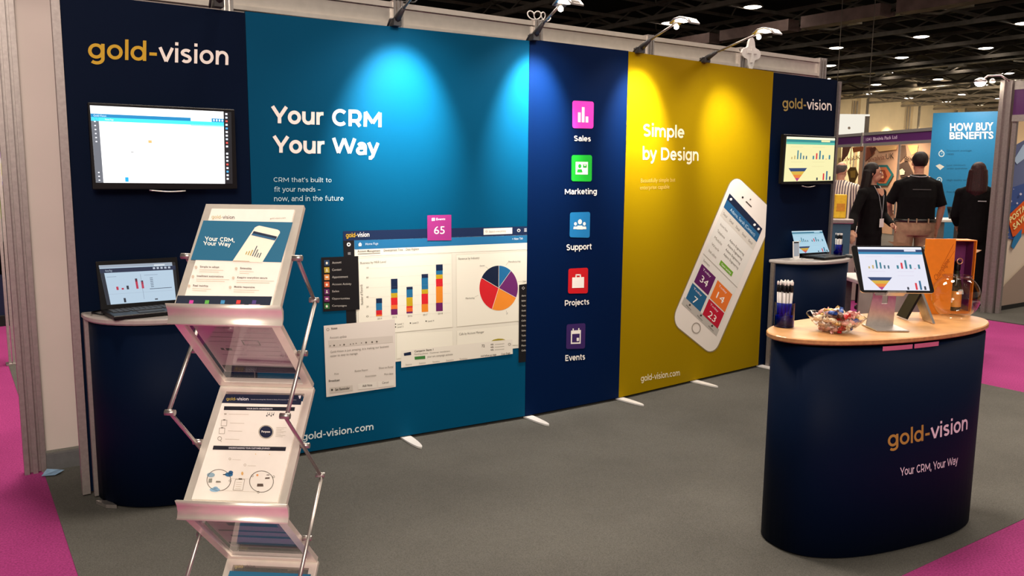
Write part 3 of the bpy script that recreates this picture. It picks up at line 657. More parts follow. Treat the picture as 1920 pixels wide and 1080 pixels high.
c = Canvas(Ft, 'e', st=1.6); m_ = c.quad(TS); R_ = lambda *a: c.qrect(m_, *a)
c.L = 1; R_(0, 0, .945, 1, 'ffffff'); R_(.945, 0, 1, 1, '0c1016'); c.L = 2; R_(0, .105, .71, .15, '0a78ac'); R_(.86, .1, .945, .15, '0a78ac'); R_(.71, .1, .86, .15, 'd0e8f4'); R_(0, .15, .945, .2, '3cd0f0'); R_(.71, .19, .945, .215, '9ae6f4')
R_(0, .15, .055, 1, '5c6068'); R_(.40, .43, .425, .465, 'd8a868'); R_(.27, .585, .29, .6, 'a8a8a8'); R_(.215, .925, .24, .985, '0a9ad8'); c.L = 3
for k in range(6): R_(.02, .2+k*.052, .032, .215+k*.052, 'e4e4ea')
for k in range(3): R_(.02, .86+k*.05, .032, .875+k*.05, 'e4e4ea')
for k in range(19):
    if k != 10: R_(.957, .02+k*.05, .972, .045+k*.05, ('e8e8f0', 'c8d0e0', 'd05048', 'e8e8f0', '48a0d8', 'e8e8f0')[k % 6])
for k in range(4): R_(.87+k*.02, .11, .88+k*.02, .14, 'd8f0ff')
c.text('Gold-Vision', m_(.02, .142), m_(.11, .142), m_(.02, .115), 'c8e4f4', 0); c.text('Home Page', m_(.1, .185), m_(.16, .185), m_(.1, .163), 'e8fcff', 0)
c.build('screen', t)
Fr = Frame((5.33, 4.215, 0), (FN2.U), (0, 0, 1))
RS = [(1475, 256), (1565.5, 259.3), (1561, 338.5), (1469, 340.7)]
t = tv('television', 'smaller black wall screen with yellow tinted charts on the right navy panel', Fr, [(1470, 252.7), (1568, 255), (1563, 343.5), (1465.5, 346.7)], RS, .09, ((1503, 348.5), (1528, 348.5)))
c = Canvas(Fr, 'e', st=1.05); screen_ui(c, RS, ('f4ecb0', '2a8a8c', '5ac0a8', 'e0d8a0', 'fffce0'), 0); c.build('screen', t)

# =================================================================== ARM LIGHTS
def armlight(bx, by, hx_, hy, hz, label, power, tx, tz):
    t = thing('arm_light', label, 'light', (bx, by, 2.31)); B = V((bx, by-.012, 2.315)); H = V((hx_, hy, hz)); d = (H-B).normalized()
    b = MB(); b.box(B+V((0, 0, .015)), (.045, .06, .035)); b.tube([B+V((-.03, .03, 0)), B+V((-.035, -.01, .03)), B+V((-.01, -.01, .035))], .006, 6); b.build('clamp', M['dgrey'], t)
    MB().tube([B+V((0, 0, .02)), B+V((0, 0, .03))+d*.11], [.022, .012], 8).build('elbow_joint', M['dgrey'], t)
    MB().tube([B+V((0, 0, .03))+d*.08, H], .0075, 8).build('arm', M['steel'], t)
    out = V((d.x, d.y, 0)).normalized(); side = V((0, 0, 1)).cross(out)
    prof = [(-.02, .0), (.02, .022), (.07, .026), (.12, .010), (.15, -.018)]
    b = MB(); top = [[H+out*a+V((0, 0, z))+side*(w_*s_) for s_, w_ in ((-1, .045), (-.5, .045), (.5, .045), (1, .045))] for a, z in prof]
    und = [[p-V((0, 0, .009)) for p in r[::-1]] for r in top]
    b.loft([x+y for x, y in zip(top, und)], True); rh = b.build('reflector_head', M['alu'], t)
    MB().box(H+out*.06+V((0, 0, .004)), (.075, .075, .008), (out, side, V((0, 0, 1)))).build('lamp_lens', M['led'], rh)
    MB().lathe([(.004, -.02), (.014, -.014), (.016, 0), (.008, .012)], H+out*.0+V((0, 0, -.02)), 10).build('bulb', M['led'], rh)
    spot('arm_light_beam', H+out*.05-V((0, 0, .03)), (tx, 4.2, tz), power, (1, .96, .88), 56, 1, .03)
    if power > 1: spot('arm_light_spill', H+out*.05-V((0, 0, .03)), (tx, 4.1, 1.35), 34, (1, .96, .88), 120, 1, .03)
PW = 330
armlight(1.15, 4.245, 1.15, 3.8, 2.5, 'arm spotlight clamped on top of the left navy panel, above the gold lettering', 0.01, 1.15, 1.9)
armlight(2.07, 4.20, 2.08, 3.80, 2.52, 'arm spotlight clamped above the middle of the teal panel', PW, 2.09, 1.80)
armlight(2.95, 4.15, 2.95, 3.88, 2.48, 'arm spotlight clamped where teal and blue panels meet', 350, 2.97, 1.80)
armlight(3.80, 4.16, 3.80, 3.82, 2.46, 'arm spotlight with lit head where blue and yellow panels meet', 240, 3.82, 1.84)
armlight(4.48, 4.225, 4.48, 3.75, 2.455, 'arm spotlight clamped above the middle of the yellow panel', 110, 4.80, 1.80)

# =================================================================== PLINTH COUNTERS AGAINST THE PANELS
def halfcounter(cx, y0, a, dp, H, label, mtop):
    t = thing('plinth_counter', label, 'counter', (cx, y0-dp*.5, 0)); n = 26
    def ring(a_, d_, z): return [V((cx-a_*math.cos(PI*k/n), y0-d_*(abs(math.sin(PI*k/n))**.8), z)) for k in range(n+1)]
    MB().loft([ring(a, dp, .015), ring(a, dp, H-.03)], True).build('curved_front', M['navy'], t)
    b = MB(); b.loft([ring(a+.012, dp+.012, H-.028), ring(a+.02, dp+.02, H-.02), ring(a+.02, dp+.02, H-.006), ring(a+.014, dp+.014, H)]); b.build('counter_top', mtop, t)
    for s_ in (-1, 1): MB().box((cx+s_*(a+.004), y0-.03, H/2), (.022, .035, H-.03)).build('side_profile', M['alud'], t)
    b = MB(); b.loft([[V((cx-a-.02, y0-.12, z)), V((cx-a+.01, y0-.20, z)), V((cx-a+.05, y0-.23, z)), V((cx-a+.03, y0-.15, z))] for z in (.005, .022)]); b.build('foot', M['alu'], t)
    return t
halfcounter(.87, 4.23, .37, .36, .885, 'curved navy counter with grey top under the left wall screen', M['tabletop'])
halfcounter(5.80, 4.29, .40, .30, .873, 'curved navy counter with grey top under the small right wall screen', M['tabletop'])

def laptop(label, HL, HR, dep, lidh, lean, SQ, cols, ui):
    HL, HR = V(HL), V(HR); U = (HR-HL).normalized(); Z = V((0, 0, 1)); B = Z.cross(U)  # B away from viewer
    w_ = (HR-HL).length; t = thing('laptop', label, 'laptop', (HL+HR)/2-B*dep/2-V((0, 0, .018)))
    C0 = (HL+HR)/2-B*(dep/2)
    bs_ = MB().box(C0-Z*.008, (w_, dep, .018), (U, B, Z), .004).build('base', M['black'], t)
    for r in range(5):
        for k in range(13):
            p = HL+U*(w_*(.06+.88*(k+.5)/13))-B*(dep*(.12+.095*r))+Z*.0025
            if r == 4 and 3 <= k <= 8: continue
            box1('key', p, (w_*.058, dep*.075, .003), M['dgrey'], bs_, (U, B, Z))
    box1('space_bar', HL+U*(w_*.47)-B*(dep*.5)+Z*.0025, (w_*.36, dep*.075, .003), M['dgrey'], bs_, (U, B, Z))
    box1('touchpad', HL+U*(w_*.47)-B*(dep*.75)+Z*.002, (w_*.3, dep*.24, .002), M['dgrey'], bs_, (U, B, Z))
    Vd = (Z*math.cos(lean)+B*math.sin(lean)).normalized(); F = Frame(HL, U, Vd)
    ld_ = MB().box(F.P(w_/2, lidh/2, -.004), (w_, .008, lidh), (F.U, F.N, F.V), .002).build('lid', M['black'], t)
    c = Canvas(F, 'e', st=.85, step=.0005); ui(c, SQ, cols); c.build('screen', ld_)
    return t, F
def ui_left(c, Q, cols):
    m_ = c.quad(Q); R_ = lambda *a: c.qrect(m_, *a); c.L = 1; R_(0, 0, 1, 1, 'c4dcf0'); c.L = 2; R_(0, 0, .96, .07, 'a8b4c4'); R_(0, .09, 1, .2, '1c2c4c'); R_(.96, 0, 1, 1, '101820'); R_(.0, .2, .05, 1, '202a3a')
    c.L = 3
    R_(.72, .04, .86, .08, 'e8f0f8'); R_(.52, .27, .525, .92, '90a0b8'); R_(.05, .74, .95, .745, 'a8b8cc'); c.text('Home Page', m_(.07, .17), m_(.16, .17), m_(.07, .12), 'b8c8dc', 0)
    for k, (a, b_, h) in enumerate(((.17, .56, 'c83050'), (.24, .6, 'c83050'), (.31, .55, '283040'), (.44, .40, 'c83050'), (.515, .47, 'c83050'))): R_(a, b_, a+.03, .645, h)
    R_(.44, .38, .47, .46, '283040'); R_(.515, .44, .545, .52, '283040'); R_(.24, .86, .27, .97, '283040'); R_(.62, .66, .92, .675, '405068')
    for k in range(6): R_(.64, .38+k*.045, .68, .395+k*.045, '405068')
    for k in range(5): R_(.70+k*.05, .11, .73+k*.05, .16, 'c8d4e4')
    R_(.57, .3, .75, .31, '90a0b8'); R_(.07, .3, .2, .31, '90a0b8'); R_(.67, .93, .71, .96, '283040')
laptop('black laptop showing red bar charts on the left curved counter', (.55, 4.12, .905), (.908, 4.156, .905), .205, .222, .20, [(185, 497.6), (328, 491.5), (335.4, 561.5), (201, 571.7)], None, ui_left)
laptop('slim black laptop showing funnel chart on the right curved counter', (5.70, 4.22, .893), (6.01, 4.235, .893), .20, .185, .28, [(1484, 433.5), (1541, 432), (1555, 472), (1494, 475.5)], None,
       lambda c, Q, k: screen_ui(c, Q, ('b8e0f4', '2a7898', 'a0d0e0', 'a0c4d8', 'd0ecf8'), 0))
MB().tube([(.60, 4.12, .893), (.54, 4.08, .893), (.51, 4.10, .90), (.52, 4.17, .892), (.56, 4.20, .892)], .004, 6).build('power_cable', M['black']); tag(bpy.data.objects['power_cable'], 'black power cable curling out of the left laptop', 'cable')

# =================================================================== BROCHURE STAND
A4 = YAW+math.radians(4); r0 = V((math.cos(A4), -math.sin(A4), 0)); b0 = V((math.sin(A4), math.cos(A4), 0)); S0 = -.7985
def BP(s, b_, z): return r0*(S0+s)+b0*b_+V((0, 0, z))
LB, HB = 1.862, 2.108
bs = thing('brochure_stand', 'silver folding zigzag brochure stand in front of the teal panel', 'brochure stand', BP(0, (LB+HB)/2, 0))
tiers = [((LB, 1.222), (HB-.045, 1.458)), ((LB, 1.205), (HB, .985)), ((LB, .742), (HB, .975)), ((LB, .725), (HB, .497)), ((LB, .262), (HB, .487)), ((LB, .245), (HB, .03))]
W2 = .127
for i, (lo, hi) in enumerate(tiers):
    F = Frame(BP(-W2, *lo), r0, BP(-W2, *hi)-BP(-W2, *lo)); L = (BP(0, *hi)-BP(0, *lo)).length
    ax = (F.U, F.N, F.V); b = MB(); fw = .021
    b.box(F.P(W2, L-fw/2, -.006), (2*W2, .014, fw), ax); b.box(F.P(W2, fw/2, -.006), (2*W2, .014, fw), ax)
    for u in (fw/2, 2*W2-fw/2): b.box(F.P(u, L/2, -.006), (fw, .0139, L-2*fw), ax)
    b.build('shelf_frame', M['frame'], bs)
    MB().box(F.P(W2, L/2, -.008), (2*W2-2*fw, .003, L-2*fw), ax).build('acrylic_shelf', MC['acrylic'], bs)
    if i % 2 == 0:   # trough with curled lip along the front edge
        prof = [(.0, -.012), (-.006, -.02), (.004, -.034), (-.004, -.05), (.012, -.058), (.02, -.05), (.014, -.036), (.010, -.02)]
        prof = [(-.018, .016), (-.010, .000), (-.006, -.016), (-.010, -.03), (-.014, -.034), (-.010, -.036), (.0, -.02), (.001, 0), (-.008, .014)]
        rings = [[BP(s_, lo[0]+p, lo[1]+q) for p, q in prof] for s_ in (-.137, .137)]
        MB().loft(rings, True).build('shelf_lip', M['frame'], bs)
# scissor bars
nz = [1.455, 1.215, .980, .735, .492, .252, .02]
for sd in (-1, 1):
    s_ = sd*.139
    nodes = [((LB+HB)/2-.02, 1.335), (HB-.02, 1.213), (LB-.015, .975), (HB+.0, .733), (LB-.01, .49), (HB, .25), (LB+.02, .02)]
    for k in range(len(nodes)-1):
        o_ = s_+sd*(.004 if k % 2 else 0)
        MB().tube([BP(o_, *nodes[k]), BP(o_, *nodes[k+1])], .0052, 8, flat=.8).build('scissor_bar', M['steel'], bs)
    for k, (p, q) in enumerate(nodes+[((LB+HB)/2, 1.095), ((LB+HB)/2, .857), ((LB+HB)/2, .61)]):
        MB().tube([BP(s_-sd*.012, p, q), BP(s_+sd*.012, p, q)], .0075, 8).build('pivot_knob', M['steel'], bs)
b = MB(); b.box(BP(0, (LB+HB)/2, .012), (2*W2+.02, .34, .02), (r0, b0, V((0, 0, 1)))); b.build('base_plate', M['alud'], bs)

def sheet(label, ti, w_, u0, v0, v1, group=None, curl=.006):
    lo, hi = tiers[ti]; F = Frame(BP(-W2, *lo), r0, BP(-W2, *hi)-BP(-W2, *lo))
    t = thing('brochure', label, 'brochure', F.P(u0+w_/2, v0, .003), 0, group)
    t2 = MB().box(F.P(u0+w_/2, (v0+v1)/2, .002), (w_, .004, v1-v0), (F.U, F.N, F.V)).build('paper_stack', M['paper'], t)
    F2 = Frame(F.P(0, 0, .0042), F.U, F.V); return t2, F2
# top brochure
t, F = sheet('white and blue brochure with phone picture on the top shelf of stand', 0, .213, .0205, .012, .293)
z5 = lambda x, y: (300+x*320/934, 370+y*320/934)
z6 = lambda x, y: (360+x*220/1131, 380+y*220/1131)
c = Canvas(F, T=z5, step=.0004); c.L = 1
c.poly([(238, 127), (727, 137), (664, 356), (168, 342)], '1f6284'); c.poly([(97, 538), (614, 543), (602, 592), (82, 590)], '1a2236'); c.L = 2
c.text('gold-vision', (283, 116), (409, 119), 97, 'b8a878', .10, '4a4446', 'gold-'); c.text('gold-vision.com', (603, 120), (688, 117), 112, '8a7a6c', 0)
c.text('Your CRM,', (246, 238), (408, 246), 214, WH, .13); c.text('Your Way', (238, 262), (388, 270), 240, WH, .13)
c.poly([(535, 158), (545, 156), (645, 178), (656, 186), (657, 196), (560, 357), (396, 352), (520, 166)], 'f2e4d4'); c.L = 3
c.poly([(514, 186), (642, 216), (637, 228), (507, 198)], '1a2840'); c.poly([(507, 198), (637, 228), (630, 238), (500, 208)], '2a5a80')
for k, (h, q) in enumerate([(18, 'a8923a'), (24, 'a8923a'), (34, 'a8923a'), (62, '44525c'), (44, '44525c'), (26, '44525c'), (30, '44525c')]): c.line((470+k*12, 314+k*3), (470+k*12+h*.42, 314+k*3-h*.9), 5, q)
c.line((400, 349), (490, 352), 3, 'b08a70')
for x, y, wd, t_ in ((220, 385, 105, 'Simple to adopt'), (203, 436, 145, 'Intelligent automations'), (182, 488, 82, 'Real insights'), (440, 393, 62, 'Extensible'), (424, 444, 164, 'Keeping everything secure'), (407, 495, 112, 'Mobile responsive')):
    c.text(t_, (x, y), (x+wd, y+3), y-10, '6a6260', .02); c.disc((x-22, y-2), 8, 'c8b8a8', 8)
    for k in range(2): c.line((x-4, y+13+k*10), (x-4+wd*1.25-k*25, y+16+k*10), 2.2, 'cdb8a6')
for k, h in enumerate(('b83a90', '58a048', '3c80b0', 'd83a38', '4a3a78')): x = 172+k*86; c.poly([(x-9, 564), (x+13, 565), (x+9, 584), (x-13, 584)], h); c.line((x-30, 589), (x+32, 589), 3, 'c8a8c0')
c.build('cover_print', t)
# middle brochure
t, F = sheet('white infographic brochure with dark header bars on the middle shelf', 2, .213, .0205, .012, .293)
z7 = lambda x, y: (360+x*240/1080, 720+y*240/1080)
c = Canvas(F, T=z7, step=.0004); c.L = 1
c.poly([(285, 85), (935, 95), (918, 176), (250, 160)], '141c36'); c.poly([(272, 188), (870, 196), (864, 228), (268, 220)], '1a1c28'); c.poly([(182, 520), (795, 532), (788, 566), (174, 554)], '1c1c28')
c.L = 2
c.text('gold-vision', (290, 138), (478, 140), 112, 'a89448', .11, 'd8d4dc', 'gold-'); c.text('Understanding the General Data Protection Regulation', (498, 134), (880, 138), 127, 'c0bcc8', 0); c.poly([(898, 100), (922, 98), (916, 122), (906, 126)], 'd8d4dc')
c.text('YOUR DATA INGREDIENTS', (460, 214), (680, 216), 203, 'd8d4dc', .02); c.text('UNDERSTANDING YOUR CUSTOMER JOURNEY', (310, 546), (660, 552), 533, 'd8d4dc', .02)
for x, y in ((272, 330), (254, 396)):
    for a, b_ in (((x-22, y-24), (x+24, y-24)), ((x+24, y-24), (x+20, y+24)), ((x+20, y+24), (x-26, y+24)), ((x-26, y+24), (x-22, y-24))): c.line(a, b_, 3, '8a8076')
    c.line((x-8, y-26), (x+10, y-26), 8, '6a6258'); c.line((x+50, y), (x+170, y+4), 2.5, 'b0a294')
c.ringp((234, 461), 18, 14, '7a7066'); c.line((240, 478), (250, 490), 3, '7a7066'); c.line((280, 466), (400, 470), 2.5, 'b0a294'); c.line((310, 255), (480, 258), 2.5, 'b0a294'); c.line((272, 254), (292, 254), 8, '9a8e82')
for k in range(4): c.disc((632+k*18, 270-k % 2*10), 6, '26242c', 8); c.line((634+k*18, 266), (640+k*18, 240), 3, '26242c')
c.ringp((625, 405), 64, 57, 'a8a090', 28, 58); c.disc((625, 405), 55, '141c38', 24, 50); c.L = 3; c.text('Purpose', (588, 410), (660, 412), 394, WH, .02); c.L = 2
for k in range(8): c.line((712-k, 368+k*11), (800-k*2-(k % 3)*20, 370+k*11), 2, 'a09484')
for x, r in ((227, 103), (587, 103)):
    c.ringp((x, 812 if x < 300 else 824), r, r*.95, '5a5048', 36, 92)
for x, y in ((312, 633), (440, 684)): c.ringp((x+8, y), 10, 7, 'a89c90'); c.line((x+30, y+6), (x+100, y+8), 2, 'b8aa9c')
c.disc((425, 756), 10, 'd8a868', 8, 16); c.disc((160, 768), 34, '8aa4b4', 14, 20); c.disc((312, 765), 34, '2f6a98', 14, 18); c.disc((328, 748), 20, '2f5a88', 12, 16); c.disc((193, 893), 44, '8ab0cc', 14, 18); c.disc((200, 878), 20, '8ab0cc', 12, 12)
c.poly([(142, 800), (172, 797), (168, 832), (138, 834)], '8a8a80'); c.poly([(205, 818), (240, 820), (246, 832), (200, 832)], '7a7468'); c.line((262, 765), (290, 765), 8, '2a2a30')
for a, b_ in (((368, 806), (446, 806)), ((446, 806), (428, 898)), ((428, 898), (346, 896)), ((346, 896), (368, 806))): c.line(a, b_, 3, '7a6a58')
c.line((394, 802), (424, 803), 12, '5e5246')
for k in range(4): c.line((376-k*4, 830+k*18), (422-k*4, 831+k*18), 2.2, 'b8a890')
c.disc((552, 770), 10, 'e09a60', 8); c.poly([(552, 842), (600, 842), (604, 866), (548, 866)], '5a4c44'); c.poly([(620, 790), (656, 788), (656, 800), (616, 802)], '5a4c44'); c.line((630, 768), (654, 768), 6, '5a4c44')
for x, y in ((510, 776), (690, 784), (560, 914), (322, 818)): c.ringp((x, y), 10, 7, '6a5e54', 10)
c.line((330, 800), (480, 802), 2, 'c0b0a0'); c.line((240, 900), (560, 912), 2, 'c0b0a0'); c.disc((538, 592), 4, 'd8b060', 6); c.disc((655, 594), 4, 'd8b060', 6)
c.build('cover_print', t)
# bottom brochure
t, F = sheet('white and blue brochure on the bottom shelf of the stand', 4, .213, .0205, .012, .283)
z8 = lambda x, y: (300+x*320/909, 700+y*320/909)
c = Canvas(F, T=z8, step=.0004); c.L = 2; c.text('gold-vision', (398, 1037), (508, 1039), 1019, 'b0a070', .10, '4a4446', 'gold-'); c.text('gold-vision.com', (680, 1051), (758, 1050), 1043, '8a7a6c', 0)
c.L = 1; c.poly([(372, 1052), (804, 1070), (780, 1230), (318, 1220)], '1f6284'); c.build('cover_print', t)
# sheets behind the acrylic of the reverse shelves
for ti, lab in ((1, 'printed sheet with grey shade in its colour seen through the acrylic under the top shelf'), (3, 'blue leaflet with grey shade in its colour seen through the acrylic under the middle shelf')):
    lo, hi = tiers[ti]; F = Frame(BP(-W2, *lo), r0, BP(-W2, *hi)-BP(-W2, *lo)); nn = -1 if F.N.z > 0 else 1
    t = thing('brochure', lab, 'brochure', F.P(W2, .1, -.012))
    up = F.N if F.N.z > 0 else -F.N
    MB().box(F.P(W2, .155, 0)+up*.008, (.205, .002, .265), (F.U, F.N, F.V)).build('paper', mat('bounce_shaded_paper', (.46, .36, .40), .6, noise=.03), t)  # white paper; underside shade and magenta carpet bounce are put into its colour
    Fd = Frame(F.P(2*W2, 0, 0)+up*.0068, -F.U, F.V) if F.N.z > 0 else Frame(F.P(0, 0, 0)+up*.0068, F.U, F.V)
    c = Canvas(Fd, step=.0004); m_ = lambda a, b_: (a, b_)
    def rr(a0, b0_, a1, b1_, h): c.face([(a0, b0_), (a1, b0_), (a1, b1_), (a0, b1_)], h)
    if ti == 1:
        for k in range(7): rr(.045, .06+k*.022, .045+.05+.02*(k % 3), .0625+k*.022, '8a7480'); rr(.14, .06+k*.022, .14+.04+.012*(k % 4), .0625+k*.022, '8a7480')
        rr(.09, .118, .13, .121, '4a3a48'); rr(.09, .14, .13, .143, '4a3a48'); rr(.088, .118, .091, .143, '4a3a48'); rr(.129, .118, .132, .143, '4a3a48'); rr(.17, .16, .185, .172, '3a3040'); rr(.19, .16, .198, .17, '3a3040'); rr(.03, .25, .225, .285, '3a3440')
    else:
        rr(.03, .04, .13, .08, '1e3050'); rr(.05, .095, .18, .115, '2a3c5c'); rr(.03, .15, .22, .16, '3a3048'); rr(.04, .19, .2, .205, '3a3048'); rr(.03, .25, .225, .28, '28283a'); rr(.15, .03, .2, .09, '7a6074')
    c.build('sheet_print', t)

# =================================================================== FRONT COUNTER
CX, CY, CAa, CBb, CHH, CRO = 3.298, 2.021, .537, .246, .909, -.153
fc = thing('oval_counter', 'oval navy counter with bamboo top at the right front', 'counter', (CX, CY, 0))
def oval(a, b_, z, n=72, e=2.55):
    P = []; cr, sr_ = math.cos(CRO), math.sin(CRO)
    for k in range(n):
        t_ = 2*PI*k/n; ct, st_ = math.cos(t_), math.sin(t_)
        x, y = a*math.copysign(abs(ct)**(2/e), ct), b_*math.copysign(abs(st_)**(2/e), st_); P.append(V((CX+x*cr-y*sr_, CY+x*sr_+y*cr, z)))
    return P
MB().loft([oval(CAa, CBb, .012), oval(CAa, CBb, CHH-.035)], True).build('fabric_wrap', M['navy'], fc)
TA, TB, TE = .592, .252, 2.1
b = MB(); b.loft([oval(TA-.01, TB-.01, CHH-.024, e=TE), oval(TA, TB, CHH-.018, e=TE), oval(TA, TB, CHH-.004, e=TE)]); b.build('top_edge', M['woodedge'], fc)
MB().loft([oval(TA, TB, CHH-.004, e=TE), oval(TA-.004, TB-.004, CHH, e=TE)]).build('bamboo_top', M['wood'], fc)
MB().loft([oval(CAa-.02, CBb-.02, 0), oval(CAa-.02, CBb-.02, .014)]).build('plinth', M['dark'], fc)
CU = V((math.cos(CRO), math.sin(CRO), 0)); CN = V((math.sin(CRO), -math.cos(CRO), 0)); CC = V((CX, CY, 0))
def csurf(u): return CBb*(1-min(1, abs(u/CAa))**2.55)**(1/2.55)
for x0, x1 in ((-.26, -.11), (-.10, .04)):
    MB().grid(lambda a, c_: CC+CU*(x0+(x1-x0)*a)+CN*(csurf(x0+(x1-x0)*a)+.004)+V((0, 0, CHH-.046+.018*c_)), 6, 1).build('pink_strip', M['pink'], fc, 'shiny pink strip under the top edge')
Fc = Frame(CC-CU*.6+CN*.209, CU, (0, 0, 1))
def cwarp(p):
    q = p-CC; e_ = (p-Fc.O).dot(Fc.N); u = q.dot(CU); return CC+CU*u+CN*(csurf(u)+.0012+e_)+V((0, 0, p.z))
c = Canvas(Fc, step=.0); c.warp = cwarp
c.lett(fc, 'gold-vision', (1653, 834), (1808, 803), 803, 'a8813a', .115, 'd8c4d4', 'gold-'); c.lett(fc, 'Your CRM, Your Way', (1674, 887), (1786, 866), 871, 'd8c8d8', .101)
ZT = CHH

# pens
def pen(parent_pos, lean, az, zl, tipdark, proto={}):
    key = tipdark
    t = thing('pen', '', 'pen', parent_pos); t.rotation_euler = (lean, 0, az)
    if key not in proto:
        MB().lathe([(.0015, 0), (.0042, .012), (.0046, .10)], n=8).build('barrel', M['white'], t, world=False)
        MB().lathe([(.0050, .098), (.0054, .104), (.0054, .118), (.0036, .128)], n=8).build('cap', M['black'], t, world=False)
        MB().lathe([(.0034, .128), (.0042, .131), (.0042, .141), (.002, .144)], n=8).build('clicker', M['white'], t, world=False)
        proto[key] = t
    else:
        for ch in proto[key].children:
            c_ = ch.copy(); COL.objects.link(c_); c_.parent = t
    return t
def pot(x, y, z, r, h, label, npen, grp, plab):
    t = thing('pen_pot', label, 'pen pot', (x, y, z))
    MB().lathe([(r*.96, 0), (r, .004), (r, h)], (x, y, z), 24, cap=False).build('cup_wall', M['blueglass'], t)
    MB().lathe([(r*.9, .001), (r*.9, .008)], (x, y, z), 24).build('cup_base', mat('deep_blue_plastic', (.004, .006, .06), .3, noise=.1), t)
    MB().lathe([(r*.88, .009), (r*.88, h*.45)], (x, y, z), 24).build('blue_insert', mat('blue_insert', (.006, .012, .14), .4, noise=.2), t)
    for k in range(npen):
        a = k*2.4; rr_ = r*.68*math.sqrt((k+.5)/npen)
        p = pen((x+rr_*math.cos(a), y+rr_*math.sin(a), z+h*.46+random.random()*.006), .06*rr_/r, a+PI/2, 0, 1)
        tag(p, plab, 'pen', grp)
pot(2.895, 2.215, ZT, .041, .105, 'blue clear pot full of pens on the bamboo counter', 16, 'pens in the near blue pot', 'white pen with black cap in the pot on the bamboo counter')
pot(6.10, 4.17, .873, .036, .10, 'blue pot of pens beside the laptop on the right curved counter', 8, 'pens in the far blue pot', 'white pen with black cap in the far pot by the right laptop')

# sweets bowl
bc = V((2.985, 2.03, ZT))
t = thing('glass_bowl', 'clear glass bowl heaped with wrapped sweets on the bamboo counter', 'bowl', bc)
n = 48
def br(r, z, amp):
    r *= 1.18; z *= 1.08; return [bc+V((math.cos(2*PI*k/n)*(r+amp*math.cos(8*PI*k/n)), math.sin(2*PI*k/n)*(r+amp*math.cos(8*PI*k/n)), z+amp*.5*math.cos(8*PI*k/n))) for k in range(n)]
b = MB(); b.loft([br(.03, .001, 0), br(.045, .004, 0), br(.075, .03, .003), br(.10, .062, .006)], True, cap=False); b.add(br(.03, .001, 0), [tuple(range(n))]); b.build('bowl_wall', MC['clear_glass'], t)
b = MB(); pts = br(.10, .062, .006); b.tube(pts+[pts[0]], .0016, 5); b.build('rim', MC['clear_glass'], t)
SW = [('gold foil', (.6, .38, .12), .6), ('silver foil', (.65, .6, .58), .8), ('red', (.5, .02, .02), .1), ('blue', (.04, .1, .35), .2), ('pink', (.75, .38, .33), .1), ('cream', (.8, .66, .45), .1), ('brown', (.12, .05, .03), .1)]
sp = []
for nm, col, met in SW:
    b = MB(); b.ell((0, 0, 0), (.021, .0135, .011), 8, 5)
    m_ = mat(nm.replace(' ', '_')+'_wrapper', col, .28, met, .25, 220, .5); b2 = MB()
    for s_ in (-1, 1):
        b2.add([(s_*.015, 0, 0)]+[(s_*.028, .009*math.cos(q), .008*math.sin(q)+.002*(-1)**k) for k, q in enumerate([2*PI*j/8 for j in range(8)])], [(0, k+1, (k+1) % 8+1) for k in range(8)])
    sp.append((nm, b, b2, m_))
first = {}
placed = []
random.seed(3)
for k in range(80):
    lay = k/80; 
    z = .015+.072*lay; rm = (.026+.060*min(1, z/.06)) if z < .055 else .084*math.sqrt(max(.04, 1-(z-.055)/.048))
    for _ in range(30):
        a = random.random()*2*PI; r = rm*math.sqrt(random.random()); p = V((r*math.cos(a), r*math.sin(a), z))
        if all((p-q).length > .016 for q in placed): break
    placed.append(p); nm, b, b2, m_ = sp[random.choice((0, 0, 1, 1, 2, 3, 4, 4, 5, 5, 6))]
    t = thing('wrapped_sweet', '%s wrapped sweet in the clear glass bowl' % nm, 'sweet', bc+p, 0, '%s sweets heaped in the glass bowl' % nm)
    t.rotation_euler = (random.uniform(-.6, .6), random.uniform(-.5, .5), random.random()*6.28)
    if nm not in first:
        first[nm] = (b.build('sweet_body', m_, t, world=False), b2.build('twisted_wrapper', m_, t, world=False))
    else:
        for ch in first[nm]:
            c_ = ch.copy(); COL.objects.link(c_); c_.parent = t

# tablet and its stand
rt = V((math.cos(YAW), -math.sin(YAW), 0)); bt = V((math.sin(YAW), math.cos(YAW), 0)); Zv = V((0, 0, 1))
BL = at_d(1614, 548, 3.44); BR = at_d(1753, 550.5, 3.44); BR.z = BL.z
tilt = math.radians(36); Vt = Zv*math.cos(tilt)+bt*math.sin(tilt); F = Frame(BL, BR-BL, Vt); TW = (BR-BL).length
TH = F.uv(1600, 460)[1]
t = thing('tablet', 'large black-framed tablet showing charts, held on an aluminium stand', 'tablet', F.P(TW/2, 0, 0))
def rr3(w_, h, r, n_, F, o=0):
    P = []
    for (cx_, cy_, s0) in ((w_-r, r, -PI/2), (w_-r, h-r, 0), (r, h-r, PI/2), (r, r, PI)):
        for k in range(5): P.append(F.P(cx_+(r-o)*math.cos(s0+k*PI/8), cy_+(r-o)*math.sin(s0+k*PI/8), n_))
    return P
MB().loft([rr3(TW, TH, .014, -.007, F), rr3(TW, TH, .014, -.001, F)]).build('back_shell', M['alu'], t)
bz = MB().loft([rr3(TW, TH, .014, -.001, F), rr3(TW, TH, .014, .0004, F, .001)]).build('bezel', M['black'], t)
z3 = lambda x, y: (1420+x/3.84, 400+y/3.84)
c = Canvas(F, 'e', st=1.0, T=z3, step=.0006); screen_ui(c, [(720, 243), (1178, 246), (1242, 558), (768, 553)], ('e6e6f4', '24406c', '2a86b4', 'd8d0e4', 'f2f4ff'), 0); c.build('screen', bz)
st = thing('tablet_stand', 'brushed aluminium stand with slotted neck carrying the tablet', 'tablet stand', V((3.36, 2.0, ZT)))
